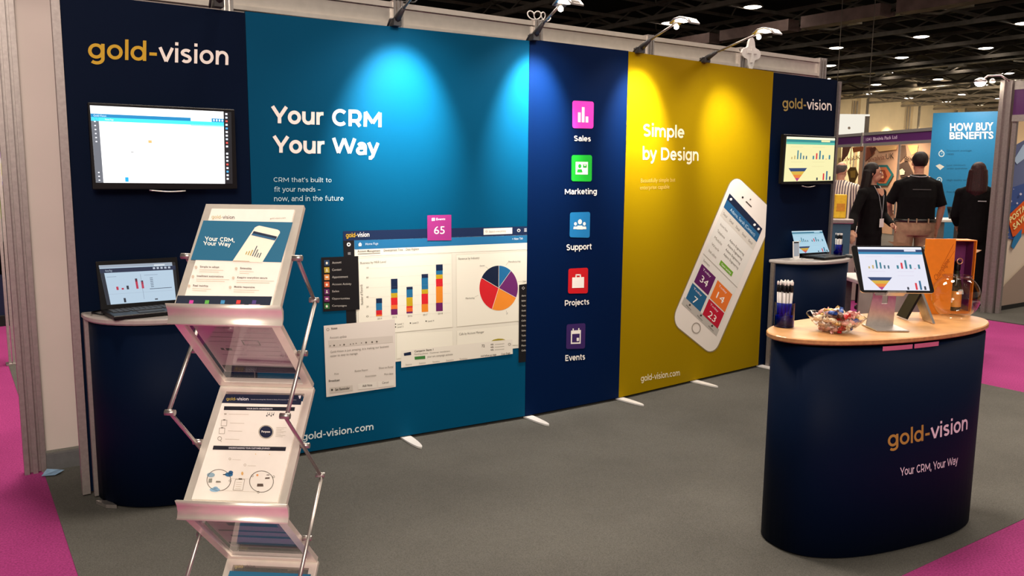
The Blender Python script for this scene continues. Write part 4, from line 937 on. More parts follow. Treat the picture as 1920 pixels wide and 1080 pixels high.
c0 = F.P(TW*.40, TH*.28, -.012)
P0 = V((c0.x, c0.y, ZT)) + bt*.01
Wn = .052
MB().box(P0+bt*(-.03)+Zv*.004, (.135, .15, .006), (rt, bt, Zv), .002).build('base_plate', M['alu'], st)
# neck with slot: two legs joined top and bottom, leaning
z0_, z1_ = ZT+.007, c0.z-.004; base = P0-bt*.03+bt*.035; topc = c0+bt*.002; topc.z = z1_
def nk(s_, f): return base.lerp(topc, f)+rt*s_
th = bt*.006
for nm, quad in (('neck', [(-.065, 0), (.05, 0), (.05, 1), (.016, 1), (.016, .5), (-.008, .5), (-.008, 1), (-.04, 1)]),):
    pl = [V((0, 0, 0))+nk(s_, f)-V((0, 0, 0)) for s_, f in quad]
    pl = [V((p.x, p.y, z0_+(z1_-z0_)*quad[i][1])) for i, p in enumerate(pl)]
    MB().prism(pl, bt, .006).build('neck', M['alu'], st)
Fa = F; b = MB(); b.box(F.P(TW*.40, TH*.22, -.011), (.12, .006, TH*.5), (F.U, F.N, F.V)); b.box(F.P(TW*.46, -.006, .004), (.075, .03, .008), (F.U, F.N, F.V)); b.build('cradle', M['alu'], st)

# folding phone stand behind
ps = thing('folding_stand', 'black and silver A-shaped folding stand behind the tablet', 'stand', V((3.60, 2.0, ZT)))
apx = at_d(1722, 545, 3.72); Lf = on_z(1693, 596, ZT+.004); Rf = on_z(1744, 603, ZT+.004)
def strap(a, b_, wv, nm, m_):
    d = (b_-a).normalized(); s_ = bt*.5; nrm = d.cross(bt).normalized()
    MB().prism([a-bt*wv, a+bt*wv, b_+bt*wv, b_-bt*wv], nrm, .010).build(nm, m_, ps)
strap(Lf, apx, .045, 'rear_leg', M['black']); strap(Rf, apx, .045, 'front_leg', M['alu']); MB().tube([apx-bt*.045, apx+bt*.045], .007, 8).build('hinge', M['dgrey'], ps)

# champagne box, bottle, fish bowl
P1 = on_z(1781, 589, ZT); BW, BD, BH = .098, .085, .345
gb = thing('gift_box', 'tall orange gift box open on its purple inside on the bamboo counter', 'gift box', P1)
def gbox(nm, s0, s1, d0, d1, z0, z1, m_): MB().box(P1+rt*((s0+s1)/2)+bt*((d0+d1)/2)+Zv*((z0+z1)/2), (s1-s0, d1-d0, z1-z0), (rt, bt, Zv)).build(nm, m_, gb)
gbox('door_panel', -.135, 0, 0, .012, .0, BH+.005, M['orange']); gbox('right_side', BW-.004, BW, 0, BD, 0, BH-.004, M['orange']); gbox('left_side', 0, .004, .012, BD, 0, BH, M['purple'])
gbox('back_side', .004, BW-.004, BD-.004, BD, 0, BH-.004, M['purple']); gbox('lid', 0, BW, 0, BD, BH-.004, BH, M['orange']); gbox('box_floor', .004, BW-.004, .012, BD-.004, 0, .012, M['orange'])
gbox('inner_lining', BW-.0055, BW-.004, .02, BD-.004, .012, BH-.006, M['purple'])
Fg = Frame(P1+rt*(-.135)-bt*.0006, rt, Zv); c = Canvas(Fg, step=.0004)
c.text('Champagne', (1756, 527), (1781, 490), (1750, 519), 'a04c10', -.004); c.line((1764, 503), (1788, 458), .9, 'b85c14'); c.line((1768, 505), (1790, 470), .7, 'b85c14'); c.build('script_lettering', gb)
bo = P1+rt*(BW*.42)+bt*.045; t = thing('champagne_bottle', 'dark bottle with orange label standing in the orange gift box', 'bottle', bo+Zv*.012)
MB().lathe([(.026, .013), (.0275, .02), (.0275, .11), (.024, .135), (.014, .175), (.010, .20), (.010, .235)], bo, 20).build('glass_body', M['bottleg'], t)
MB().lathe([(.0282, .03), (.0282, .105)], bo, 20, cap=False).build('orange_label', mat('orange_label', (.85, .35, .05), .35, noise=.05), t)
MB().lathe([(.0115, .20), (.013, .205), (.013, .24), (.009, .246)], bo, 16).build('foil_top', M['black'], t)
b = MB(); pts = [bo+Zv*.245-bt*.016+rt*(.013*math.cos(a))+Zv*(.013*math.sin(a)) for a in [2*PI*k/16 for k in range(17)]]; b.tube(pts, .0028, 6); b.build('neck_ring', mat('copper_ring', (.75, .42, .25), .3, .7, .05), t)
fb = on_z(1797, 597, ZT)+V((.0, .0, 0)); fb = V((3.775, 1.965, ZT))
t = thing('fish_bowl', 'round clear glass bowl in front of the orange gift box', 'bowl', fb)
R0 = .104; prof = []
for k in range(15):
    a = -1.15+k*(1.15+1.02)/14; prof.append((R0*math.cos(a), R0*math.sin(a)+R0*math.sin(1.15)))
b = MB(); b.lathe([(.0, .0015), (R0*math.cos(1.15), .001)]+prof+[(R0*math.cos(1.02)+.006, prof[-1][1]+.006)], fb, 36, cap=False); b.build('glass_sphere', MC['clear_glass'], t)
b = MB(); rr_ = R0*math.cos(1.02)+.006; b.tube([fb+V((rr_*math.cos(2*PI*k/28), rr_*math.sin(2*PI*k/28), prof[-1][1]+.006)) for k in range(29)], .002, 5); b.build('rim', MC['clear_glass'], t)

# name card and mouse on the right counter
t = thing('phone_holder', 'white phone on a small dock on the right curved counter', 'phone', (5.58, 4.21, .873))
Fk = Frame((5.535, 4.18, .88), V((1, -.15, 0)), (.0, .10, 1)); MB().box(Fk.P(.03, .07, 0), (.062, .008, .135), (Fk.U, Fk.N, Fk.V), .002).build('body', M['white'], t); MB().box(Fk.P(.03, .072, .0048), (.052, .001, .105), (Fk.U, Fk.N, Fk.V)).build('screen', emit('pale_screen', 'c8ccd4', .55), t)
MB().box(Fk.P(.03, .128, .0048), (.05, .0012, .01), (Fk.U, Fk.N, Fk.V)).build('dark_band', M['black'], t)
MB().box((5.57, 4.185, .877), (.07, .06, .008), bev=.002).build('dock', M['white'], t)
tag(MB().tube([(5.60, 4.17, .877), (5.64, 4.12, .877), (5.68, 4.10, .877)], .003, 6).build('charging_cable', M['white']), 'short white cable between phone dock and right laptop', 'cable')
t = thing('computer_mouse', 'black mouse right of the slim laptop on the right counter', 'mouse', (6.10, 4.06, .873))
MB().ell((6.10, 4.065, .884), (.03, .05, .016), 14, 8).build('shell', M['dgrey'], t); MB().ell((6.10, 4.05, .897), (.003, .01, .005), 8, 5).build('scroll_wheel', M['white'], t)
tag(MB().tube([(6.09, 4.10, .876), (6.02, 4.14, .876), (5.99, 4.18, .876)], .002, 5).build('mouse_cable', M['white']), 'thin cable running from the mouse to the right laptop', 'cable')

# blue tape scrap on the floor
b = MB(); P = on_z(98, 888, .01); b.add([P+V((-.05, -.01, 0)), P+V((-.02, .03, .02)), P+V((.03, .035, .006)), P+V((.055, -.01, .012)), P+V((.01, -.03, 0))], [(0, 1, 2), (0, 2, 3, 4)]); b.v = b.v
tag(b.build('tape_scrap', mat('blue_tape', (.18, .3, .45), .5, noise=.2)), 'crumpled blue tape scrap on the carpet by the wall post', 'tape')

# =================================================================== LEFT NEIGHBOUR STAND
nb = thing('exhibition_booth', 'neighbouring booth backdrop with navy fascia and green circle at left edge', 'booth', (-.3, 9.45, 0))
MB().box((-.2, 9.46, 1.9), (2.6, .05, 3.8)).build('backdrop', M['wallw'], nb)
F = Frame((-1.5, 9.43, 0), (1, 0, 0), (0, 0, 1)); c = Canvas(F, step=.002)
def fr(a0, a1, z0, z1, h): c.face([(a0, z0), (a1, z0), (a1, z1), (a0, z1)], h)
c.L = 1; fr(0, 2.6, 1.73, 2.0, '0f1e48'); fr(0, 2.6, 1.69, 1.73, '8c9a2c'); fr(0, 2.6, 1.30, 1.36, '3a5a50'); fr(0, 2.6, .5, 1.30, '8a9490'); fr(0, 2.6, .0, .82, '0a1838'); c.L = 2
c.poly([(x, y) for x, y in [(22+36*math.cos(2*PI*k/24), 380+36*math.sin(2*PI*k/24)) for k in range(24)]], '7c9a2c'); c.L = 3; c.text('Big', (8.5, 384), (24, 385), 374, 'd8e0c0', .03); c.text('fl', (1, 254), (13, 255), 239, WH, 0); c.text('the', (2, 262), (14, 262.5), 257, '9aa8c8', 0)
c.L = 3; c.line((4, 393), (26, 395), 1.5, 'a8b878'); c.line((4, 399), (26, 401), 1.5, 'a8b878'); c.build('booth_graphic', nb)
box1('top_rail', (-.2, 9.42, 2.44), (2.6, .03, .09), M['alu'], nb); box1('plinth', (-.2, 9.40, .05), (2.6, .06, .1), M['dark'], nb)
t = thing('television', 'bright screen with purple and yellow burst on the left neighbour booth', 'television', (.1, 9.38, 1.36))
ua = F.uv(22, 283); box1('casing', (-1.5+ua[0]-.5, 9.40, 1.52), (1.04, .04, .36), M['black'], t)
F2 = Frame((-1.5, 9.377, 0), (1, 0, 0), (0, 0, 1)); c = Canvas(F2, 'e', st=1.3, step=.001); c.L = 1
uu = ua[0]; 
def sr(a0, a1, z0, z1, h): c.face([(a0, z0), (a1, z0), (a1, z1), (a0, z1)], h)
sr(uu-1, uu, 1.365, 1.68, 'fff0e8'); c.L = 2; c.disc((2, 318), 8, 'fff060', 12, 12); sr(uu-.5, uu-.03, 1.62, 1.68, '7a2ab0'); sr(uu-.3, uu-.05, 1.365, 1.40, '6a3ab0'); sr(uu-.03, uu, 1.365, 1.5, 'e8a080'); c.build('screen', t)

# =================================================================== RIGHT BOOTH
rb = thing('exhibition_booth', 'booth at right edge with purple fascia and rocket mural', 'booth', (10.5, 4.6, 0))
b = MB()
for dx in (-.06, 0, .06): b.box((9.70+dx*.7, 4.64-dx, 1.29), (.045, .045, 2.58))
b.box((9.71, 4.65, 1.29), (.07, .07, 2.56)); b.build('corner_post', M['alud'], rb)
MB().box((11.4, 4.72, 1.26), (3.3, .04, 2.44)).build('mural_wall', mat('mural_ground', (.72, .62, .5), .5, noise=.04, nscale=2), rb)
box1('mural_plinth', (11.4, 4.69, .03), (3.3, .05, .06), M['dark'], rb)
for z, hh, m_ in ((2.52, .09, 'alu'), (2.17, .07, 'alu')): box1('fascia_rail', (9.72, 3.1, z), (.05, 3.0, hh), M[m_], rb)
box1('fascia_board', (9.72, 3.1, 2.345), (.03, 3.0, .28), M['purplefas'], rb)
F = Frame((9.7, 4.695, 0), (1, 0, 0), (0, 0, 1)); c = Canvas(F, step=.002, auto=.7)
zr = lambda x, y: (1820+x/3.86, 340+y/3.86)
c.L = 1; c.poly([(1884, 205), (1960, 190), (1960, 250), (1893, 300), (1882, 280)], 'f0d8a8'); c.poly([(1880, 285), (1960, 240), (1960, 380), (1905, 445), (1864, 440)], '5e6a90'); c.poly([(1872, 360), (1960, 330), (1960, 400), (1900, 450), (1866, 440)], '3c5490')
c.L = 2; c.poly([(1884, 250), (1892, 262), (1884, 275)], 'e8d040'); c.poly([(1899, 300), (1916, 272), (1935, 262), (1935, 285), (1905, 308)], 'a8c4e0')
c.T = zr; c.L = 3; c.poly([(255, 255), (440, 80), (520, 330), (295, 400)], 'd85a1c'); c.poly([(185, 420), (200, 365), (250, 320), (265, 370), (240, 405)], 'f0c828'); c.poly([(282, 470), (300, 410), (360, 340), (355, 400), (300, 490)], '2a7ab0'); c.poly([(205, 245), (225, 205), (320, 165), (300, 200), (255, 245)], '2a5a98')
c.L = 2; c.poly([(190, 440), (235, 430), (270, 395), (240, 400)], '8a8a94'); c.poly([(130, 940), (160, 860), (240, 740), (440, 540), (440, 1000), (130, 1000)], 'a08c80')
c.L = 4; c.text('POSTAGE', (272, 300), (425, 165), (262, 262), 'f8e8a0', .03); c.text('SAVINGS', (298, 350), (450, 215), (286, 312), 'f8e8a0', .03)
for x, y, r in ((232, 90, 9), (245, 68, 24), (345, 92, 9), (275, 143, 7), (318, 158, 7), (195, 300, 16), (290, 56, 3)): c.L = 3; c.disc((x, y), r, 'c4c4dc' if r != 24 else '8088a8', 10)
c.build('mural_print', rb)
t = thing('arm_light', 'glaring arm spotlight on the corner post of the right booth', 'light', (9.68, 4.7, 2.58))
hp = V((9.50, 4.87, 2.57))
MB().tube([(9.68, 4.65, 2.57), (9.62, 4.72, 2.63), (9.55, 4.82, 2.63), hp], .010, 8).build('arm', M['alu'], t)
MB().lathe([(.02, .04), (.06, .02), (.07, -.01)], hp, 14).build('reflector_head', M['alu'], t); MB().ell(hp-V((0, 0, .015)), (.055, .055, .04), 14, 8).build('bulb', emit('glaring_bulb', 'fff4d8', 60), t)
t = thing('ceiling_light', 'small round lamp glowing just right of the glaring arm spotlight', 'light', (9.58, 4.80, 2.56))
MB().ell((9.585, 4.785, 2.565), (.03, .03, .014), 10, 6).build('lens', M['led'], t); MB().lathe([(.034, .0), (.034, .012), (.012, .03)], (9.585, 4.785, 2.57), 10).build('housing', M['alu'], t)
spot('mural_fill', (10.9, 4.0, 2.5), (10.9, 4.72, 1.4), 30, (1, .85, .6), 100, 1, .05)  # added spot without a fixture, brightens the mural

# =================================================================== FAR BOOTH
A, B = V((19.5, 13.55, 0)), V((17.75, 10.0, 0)); U = (B-A).normalized(); N = U.cross(Zv)
ex = (B-A).length
fbth = thing('exhibition_booth', 'far booth with purple name board and orange packaging murals', 'booth', (A+B)/2)
ax = (U, N, Zv)
Fw = Frame(A-U*.6, U, Zv)
for z, hh in ((2.53, .07), (2.27, .07)): MB().box(Fw.P(3.6, z, 0), (7.4, .06, hh), ax).build('fascia_rail', M['alu'], fbth)
MB().box(Fw.P(3.6, 2.40, 0), (7.4, .03, .2), ax).build('fascia_board', M['purplefas'], fbth)
Fs = Frame(Fw.P(0, 0, .016), U, Zv); c = Canvas(Fs, step=.003); c.text('1041 Bivalvia Pack Ltd', (1624, 264.5), (1682, 260), 258.5, 'd8c0dc', .01); c.build('name_lettering', fbth)
pu = Fs.uv(1617.5, 260)[0]; MB().box(Fw.P(pu, 2.40, .02), (.07, .05, .34), ax).build('fascia_joint', M['alu'], fbth)
Fb = Frame(Fw.P(0, 0, -1.3), U, Zv); MB().box(Fb.P(4.2, 1.2, -.03), (9.5, .04, 2.4), ax).build('back_wall', mat('peach_mural', (.72, .42, .26), .5, noise=.06, nscale=3), fbth)
for px in (1619.5, 1684.5): u = Fb.uv(px, 340)[0]; MB().box(Fb.P(u, 1.2, .02), (.07, .05, 2.4), ax).build('upright_post', M['alu'], fbth)
c = Canvas(Fb, step=.003, auto=.6); zf = lambda x, y: (1560+x*140/687, 260+y*140/687)
c.L = 1; c.poly([(1560, 270), (1578, 270), (1576, 440), (1560, 440)], 'f0d898'); c.poly([(1686, 268), (1752, 262), (1752, 350), (1686, 350)], '9a7a62')
c.T = zf; c.L = 2
for Q, h in (([(100, 80), (180, 70), (150, 150), (90, 220)], '7a5244'), ([(190, 80), (290, 70), (285, 110), (200, 130)], 'a8603a'), ([(300, 80), (370, 75), (400, 130), (330, 190), (300, 220)], '8a4a34'), ([(350, 90), (420, 70), (370, 160)], '5e3428'), ([(625, 65), (680, 60), (690, 150), (620, 230)], '5a463a'), ([(700, 60), (800, 60), (790, 120), (740, 150)], 'c89a60'), ([(400, 70), (610, 65), (600, 100), (440, 120)], 'f0c080'), ([(300, 250), (420, 240), (400, 400), (300, 420)], 'b06a48'), ([(620, 240), (700, 200), (760, 330), (640, 360)], '4a3a32')): c.poly(Q, h)
c.L = 3; c.poly([(395, 260), (420, 242), (520, 242), (578, 330), (520, 432), (430, 432), (380, 330)], '2e7274'); c.L = 4; c.poly([(412, 275), (430, 262), (510, 262), (555, 332), (508, 412), (440, 412), (400, 330)], 'c4714a'); c.L = 5
c.poly([(430, 330), (460, 290), (500, 290), (520, 350), (490, 400), (440, 395)], '8a3c28'); c.poly([(455, 320), (480, 300), (490, 360), (465, 370)], 'e8b080')
c.L = 3; c.poly([(150, 300), (180, 262), (230, 262), (255, 330), (220, 405), (175, 405)], '6a5028'); c.L = 4; c.poly([(180, 300), (230, 290), (225, 360), (185, 360)], 'a8843c'); c.poly([(635, 290), (660, 275), (685, 300), (680, 330), (640, 335)], 'd8c4a8')
c.text('BivalviaUK', (75, 215), (274, 190), 178, '7a4838', .0, '2a1c18', 'Bivalvia'); c.text('Bivalvia:UK', (345, 212), (584, 180), 165, '8a5040', .0, '2a1c18', 'Bivalvia:'); c.T = None
c.T = lambda x, y: (x, y); c.text('BivalviaUK', (1699, 303), (1760, 297), 293, '3a2c26', .0); c.build('mural_print', fbth)
spot('booth_beam', Fb.P(2.0, 2.5, .9), Fb.P(2.0, 1.3, 0), 190, (1, .82, .6), 120, 1, .1); spot('booth_beam', Fb.P(3.6, 2.5, .9), Fb.P(3.6, 1.3, 0), 190, (1, .82, .6), 120, 1, .1)
# white screen sign above the far booth
P = at_d(1595, 236, 26); t = thing('hanging_banner', 'small white banner with a small emblem above the far booth', 'banner', P)
F = Frame(P-rt*.6-Zv*.42, rt, Zv); MB().box(F.P(.6, .42, -.02), (1.15, .04, .72), (rt, bt, Zv)).build('banner_cloth', emit('glowing_white_banner', 'fff8e8', .9), t)  # cloth emits by itself; its brightness is put into the material
MB().box(F.P(1.1, .42, -.01), (.14, .05, .6), (rt, bt, Zv)).build('end_frame', M['steelc'], t); c = Canvas(F, step=.004); c.disc((1592, 240), 2.6, 'b8a898', 10); c.build('emblem', t)
MB().tube([F.P(.1, .78, 0), F.P(.1, 5.5, 0)], .012, 5).build('suspension_wire', M['steelc'], t); MB().tube([F.P(1.1, .78, 0), F.P(1.1, 5.5, 0)], .012, 5).build('suspension_wire', M['steelc'], t)

# blue banner
P0_ = at_d(1750, 212, 12.0); P1_ = at_d(1878, 208, 11.5); A = V((P0_.x, P0_.y, 0)); B = V((P1_.x, P1_.y, 0)); U = (B-A).normalized(); N = U.cross(Zv)
bb = thing('banner_wall', 'tall bright blue banner wall with white heading behind the two women', 'banner', (A+B)/2)
L = (B-A).length; MB().box((A+B)/2-N*.02+Zv*((P0_.z)/2), (L, .04, P0_.z), (U, N, Zv)).build('banner_panel', mat('sky_blue_print', (.012, .20, .42), .42, noise=.03), bb)
F = Frame(A, U, Zv); c = Canvas(F, step=.002); zb = lambda x, y: (1680+x/6, 220+y/6)
c.T = zb; c.text('HOW BUY', (608, 152), (1096, 143), 66, WH, .03); c.text('BENEFITS', (603, 244), (1096, 238), 166, WH, .03)
c.ringp((512, 410), 34, 24, 'c8dce0', 18, 36); c.line((512, 366), (512, 376), 18, 'c8dce0'); c.line((512, 412), (524, 396), 5, 'c8dce0'); c.poly([(445, 545), (490, 525), (545, 555), (497, 592)], 'd8d8cc'); c.ringp((488, 705), 32, 22, 'c8dce0', 18, 34); c.disc((488, 705), 10, 'c8dce0'); c.poly([(470, 735), (506, 735), (510, 770), (488, 755), (468, 765)], 'c8dce0')
for t_, y, x1 in (('Discount postage', 385, 850), ('rates', 425, 650), ('Low minimum', 548, 780), ('order quantities', 585, 800), ('High quality service', 716, 860), ('Free delivery', 848, 740)): c.text(t_, (572, y), (x1, y-3), y-20, '1c5a7a', 0)
c.build('heading_lettering', bb)
hb = F.P(L*.62, 2.75, .9); spot('banner_beam', hb, F.P(L*.62, 2.0, 0), 60, (1, .95, .85), 80, 1, .05)

# =================================================================== PEOPLE
def remesh(parts, name, m, parent, vox=.009, smooth=3, label=None):
    b = MB()
    for f in parts: f(b)
    me = bpy.data.meshes.new(name); me.from_pydata([tuple(p) for p in b.v], [], b.f)
    bm = bmesh.new(); bm.from_mesh(me); bmesh.ops.remove_doubles(bm, verts=bm.verts, dist=1e-6); bmesh.ops.recalc_face_normals(bm, faces=bm.faces); bm.to_mesh(me); bm.free()
    o = bpy.data.objects.new('tmp', me); COL.objects.link(o); r = o.modifiers.new('r', 'REMESH'); r.mode = 'VOXEL'; r.voxel_size = vox; r.use_smooth_shade = True
    s = o.modifiers.new('s', 'SMOOTH'); s.iterations = smooth; s.factor = .5; bpy.context.view_layer.update()
    me2 = bpy.data.meshes.new_from_object(o.evaluated_get(bpy.context.evaluated_depsgraph_get())); bpy.data.objects.remove(o); bpy.data.meshes.remove(me)
    me2.name = name; me2.materials.clear(); me2.materials.append(m)
    for p in me2.polygons: p.use_smooth = True; p.material_index = 0
    q = bpy.data.objects.new(name, me2); COL.objects.link(q); q.parent = parent
    if label: q['label'] = label
    return q
def rings(b, rs, n=20):
    b.loft([[V((x+rx*math.cos(2*PI*k/n), y+ry*math.sin(2*PI*k/n), z)) for k in range(n)] for z, rx, ry, x, y in rs], True)
def person(label, P, face, h, g, sh, arms, cloth, hairst, shirtm, legm, hairm, headturn=0, skirt=False, lean=0, extra=None, sleeve='long'):
    f = V((face.x, face.y, 0)).normalized(); t = thing('person', label, 'person', (P.x, P.y, .01), math.atan2(f.x, -f.y))
    k = h/1.75; t.scale = (k, k, k)
    def torso(b, e=0, lo=.84, hi=1.50):
        rs = [(.84, .155*g, .115*g, 0, 0), (.93, .17*g, .125*g, 0, 0), (1.02, .158*g, .12*g, 0, 0), (1.12, .155*g, .118*g, 0, 0), (1.24, .16*g, .12*g, 0, 0), (1.34, .168*sh, .12, 0, 0), (1.42, .15*sh, .10, 0, .005), (1.47, .09, .075, 0, .01), (1.50, .06, .06, 0, .01)]
        rings(b, [(z, rx+e, ry+e, x, y+lean*(z-.9)) for z, rx, ry, x, y in rs if lo <= z <= hi])
    hy = lean*.62
    hc = V((0, hy-.005, 1.635)); rot = Matrix.Rotation(headturn, 3, 'Z')
    def head(b):
        rings(b, [(1.44, .06, .06, 0, .012+hy*.9), (1.50, .052, .054, 0, .012+hy*.95), (1.58, .05, .055, 0, .012+hy)])
        b.ell(hc+V((0, .012, .015)), (.074, .092, .10), 18, 12); b.ell(hc+rot@V((0, -.022, -.052)), (.05, .062, .062), 14, 10)
        b.tube([hc+rot@V((0, -.076, .022)), hc+rot@V((0, -.100, -.020)), hc+rot@V((0, -.082, -.030))], [.007, .014, .008], 8)
        for s_ in (-1, 1): b.ell(hc+rot@V((s_*.076, .01, -.01)), (.010, .018, .030), 10, 8)
        b.ell(hc+rot@V((0, -.080, -.058)), (.024, .012, .012), 10, 6)
    def arm(b, sd, js, r=(.047, .040, .027), upto=3):
        b.tube([V(js[0]), V(js[0]).lerp(V(js[1]), .5), V(js[1])], [r[0], r[0]*.92, r[1]], 12)
        b.ell(js[0], (r[0]+.004,)*3, 12, 8); b.tube([V((0, .01, 1.45)), V((js[0][0]*.5, .005, 1.435)), V(js[0])+V((0, 0, -.004))], [.05, .05, r[0]], 12)
        if upto > 1: b.ell(js[1], (r[1],)*3, 10, 8); b.tube([V(js[1]), V(js[1]).lerp(V(js[2]), .35), V(js[2])], [r[1], r[1]*.97, r[2]], 12)
    def hand(b, js, sd):
        w_, e_ = V(js[2]), V(js[1]); d = (w_-e_).normalized(); pn = V(js[3]).normalized(); side = d.cross(pn).normalized()
        b.tube([w_-d*.01, w_+d*.03, w_+d*.075], [.024, .032, .034], 10, flat=.6)
        for q in range(4):
            o_ = (q-1.5)*.019; ln = (.066, .076, .072, .056)[q]; s0 = w_+d*.07+side*o_
            b.tube([s0, s0+d*ln*.5, s0+d*ln*.8+pn*ln*.3, s0+d*ln*.9+pn*ln*.6], [.0095, .0088, .008, .006], 7)
        s0 = w_+d*.025-side*(.028*sd); b.tube([s0, s0+d*.025-side*(.02*sd)+pn*.01, s0+d*.055-side*(.022*sd)+pn*.022], [.012, .010, .007], 7)
    hipw = .088*g; LG = [(s_, [V((s_*hipw, 0, .88)), V((s_*(hipw+.012), -.01, .48)), V((s_*(hipw+.02), .015, .09))]) for s_ in (-1, 1)]
    def legs(b, e=0, fl=0):
        for s_, (a, m_, c_) in LG: b.tube([a, a.lerp(m_, .5), m_, m_.lerp(c_, .35), c_], [.082*g+e, .072*g+e, .054+e+fl, .052+e+fl, .036+e+fl*1.6], 14)
    def feet(b, e=0):
        for s_, (a, m_, c_) in LG: b.tube([c_+V((0, .03, -.045)), c_+V((0, -.06, -.055)), c_+V((0, -.17, -.062))], [.038+e, .04+e, .026+e], 10, flat=.75)
    def body(b):
        torso(b); head(b); legs(b); feet(b, -.006)
        for sd, js in arms: arm(b, sd, js); hand(b, js, sd)
    remesh([body], 'body', M['skin'], t, .0075, 2)
    def top(b):
        torso(b, .014, lo=.93 if not skirt else .84)
        for sd, js in arms:
            if sleeve == 'long': arm(b, sd, js, (.06, .052, .036))
            else: jj = [V(js[0]), V(js[0]).lerp(V(js[1]), .95), V(js[2])]; arm(b, sd, jj, (.066, .062, .05), 1)
    shirt = remesh([top], 'jacket' if cloth == 'jacket' else 'shirt', shirtm, t, .010, 3)
    if skirt:
        remesh([lambda b: rings(b, [(.46, .155, .125, 0, .0), (.6, .16, .13, 0, 0), (.8, .18*g, .14*g, 0, 0), (.93, .175*g, .135*g, 0, 0), (1.02, .16*g, .13*g, 0, 0)])], 'skirt', legm, t, .011, 3)
        remesh([lambda b: legs(b, .003)], 'tights', M['blackcloth'], t, .01, 2)
    else:
        def tr(b):
            legs(b, .012, .012); rings(b, [(.80, .15*g, .12*g, 0, 0), (.86, .172*g, .135*g, 0, 0), (.95, .18*g, .138*g, 0, 0), (.99, .172*g, .134*g, 0, 0)])
        remesh([tr], 'trousers', legm, t, .010, 3)
    remesh([lambda b: feet(b, .004)], 'shoes', M['shoe'], t, .008, 2)
    def hair(b):
        b.ell(hc+rot@V((0, .024, .032)), (.086, .094, .100), 18, 12)
        if hairst == 'long':
            for q in range(9):
                a = PI*(q/8); x, y = .068*math.cos(a), .055*math.sin(a)+.03
                p0 = hc+rot@V((x, y, .03)); p1 = hc+rot@V((x*1.15, y+.01, -.09)); p2 = hc+rot@V((x*1.25, y+.03, -.22)); p3 = hc+rot@V((x*1.0, y+.035, -.31+.05*abs(math.cos(a))))
                b.tube([p0, p1, p2, p3], [.034, .036, .034, .010], 8)
    hm = remesh([hair], 'hair', hairm, t, .009, 1)
    # trim hair off the face
    bm = bmesh.new(); bm.from_mesh(hm.data); inv = rot.inverted()
    dl = [v for v in bm.verts if (lambda q: q.y < -.028 and q.z < .052 and abs(q.x) < (.066 if hairst == 'long' else .2) or (hairst != 'long' and q.z < -.055) or (hairst != 'long' and q.y < .01 and q.z < .02) or (hairst == 'bald' and q.z > .078))(inv@(v.co-hc))]
    bmesh.ops.delete(bm, geom=dl, context='VERTS'); bm.to_mesh(hm.data); bm.free(); so = hm.modifiers.new('thick', 'SOLIDIFY'); so.thickness = .006
    for s_ in (-1, 1):
        MB().ell(hc+rot@V((s_*.029, -.079, .012)), (.013, .006, .006), 10, 6).build('eye', M['white'], t, world=False)
        MB().ell(hc+rot@V((s_*.029, -.084, .012)), (.006, .003, .006), 8, 6).build('iris', M['black'], t, world=False)
        MB().tube([hc+rot@V((s_*.014, -.083, .030)), hc+rot@V((s_*.030, -.083, .035)), hc+rot@V((s_*.045, -.072, .030))], .003, 6).build('eyebrow', hairm, t, world=False)
    b = MB(); b.tube([hc+rot@V((-.024, -.086, -.050)), hc+rot@V((0, -.094, -.060)), hc+rot@V((.024, -.086, -.050))], [.002, .0055, .002], 8); b.build('mouth', mat('lips', (.45, .08, .07), .4, noise=.05), t, world=False)
    if extra: extra(t, hc, rot)
    return t
right = rt; fwd = bt
# woman in black, facing right
def ex_w(t, hc, rot):
    b = MB(); b.tube([(-.055, -.06, 1.49), (-.05, -.125, 1.38), (-.01, -.145, 1.2), (0, -.145, 1.10)], .006, 6, flat=.4); b.tube([(.055, -.06, 1.49), (.05, -.125, 1.38), (.015, -.145, 1.2), (0, -.145, 1.10)], .006, 6, flat=.4); b.build('lanyard', mat('grey_ribbon', (.25, .25, .27), .6, noise=.1), t, world=False)
    MB().box((0, -.15, 1.06), (.075, .006, .10)).build('name_badge', M['white'], t, world=False)
    MB().prism([V((-.06, -.105, 1.46)), V((.06, -.105, 1.46)), V((.045, -.128, 1.40)), V((.0, -.135, 1.37)), V((-.045, -.128, 1.40))], (0, 1, 0), .02).build('neckline', M['skin'], t, world=False)
    b = MB(); b.tube([hc+rot@V((-.018, -.090, -.054)), hc+rot@V((0, -.096, -.060)), hc+rot@V((.018, -.090, -.054))], [.001, .0035, .001], 6); b.build('teeth', M['white'], t, world=False)
Pw = at_d(1636, 345, 9.3)
person('woman with long dark hair in black skirt suit, smiling to the right', Pw, (-fwd*.8+right*.55), 1.66, .92, .92,
       [(-1, [(-.185, 0, 1.40), (-.30, .02, 1.15), (-.46, -.08, .97), (0, -.3, -1)]), (1, [(.185, 0, 1.40), (.215, -.03, 1.14), (.10, -.22, 1.04), (-.8, 0, -.4)])],
       'jacket', 'long', M['blackcloth'], M['blackcloth'], M['hair'], .45, True, 0, ex_w)
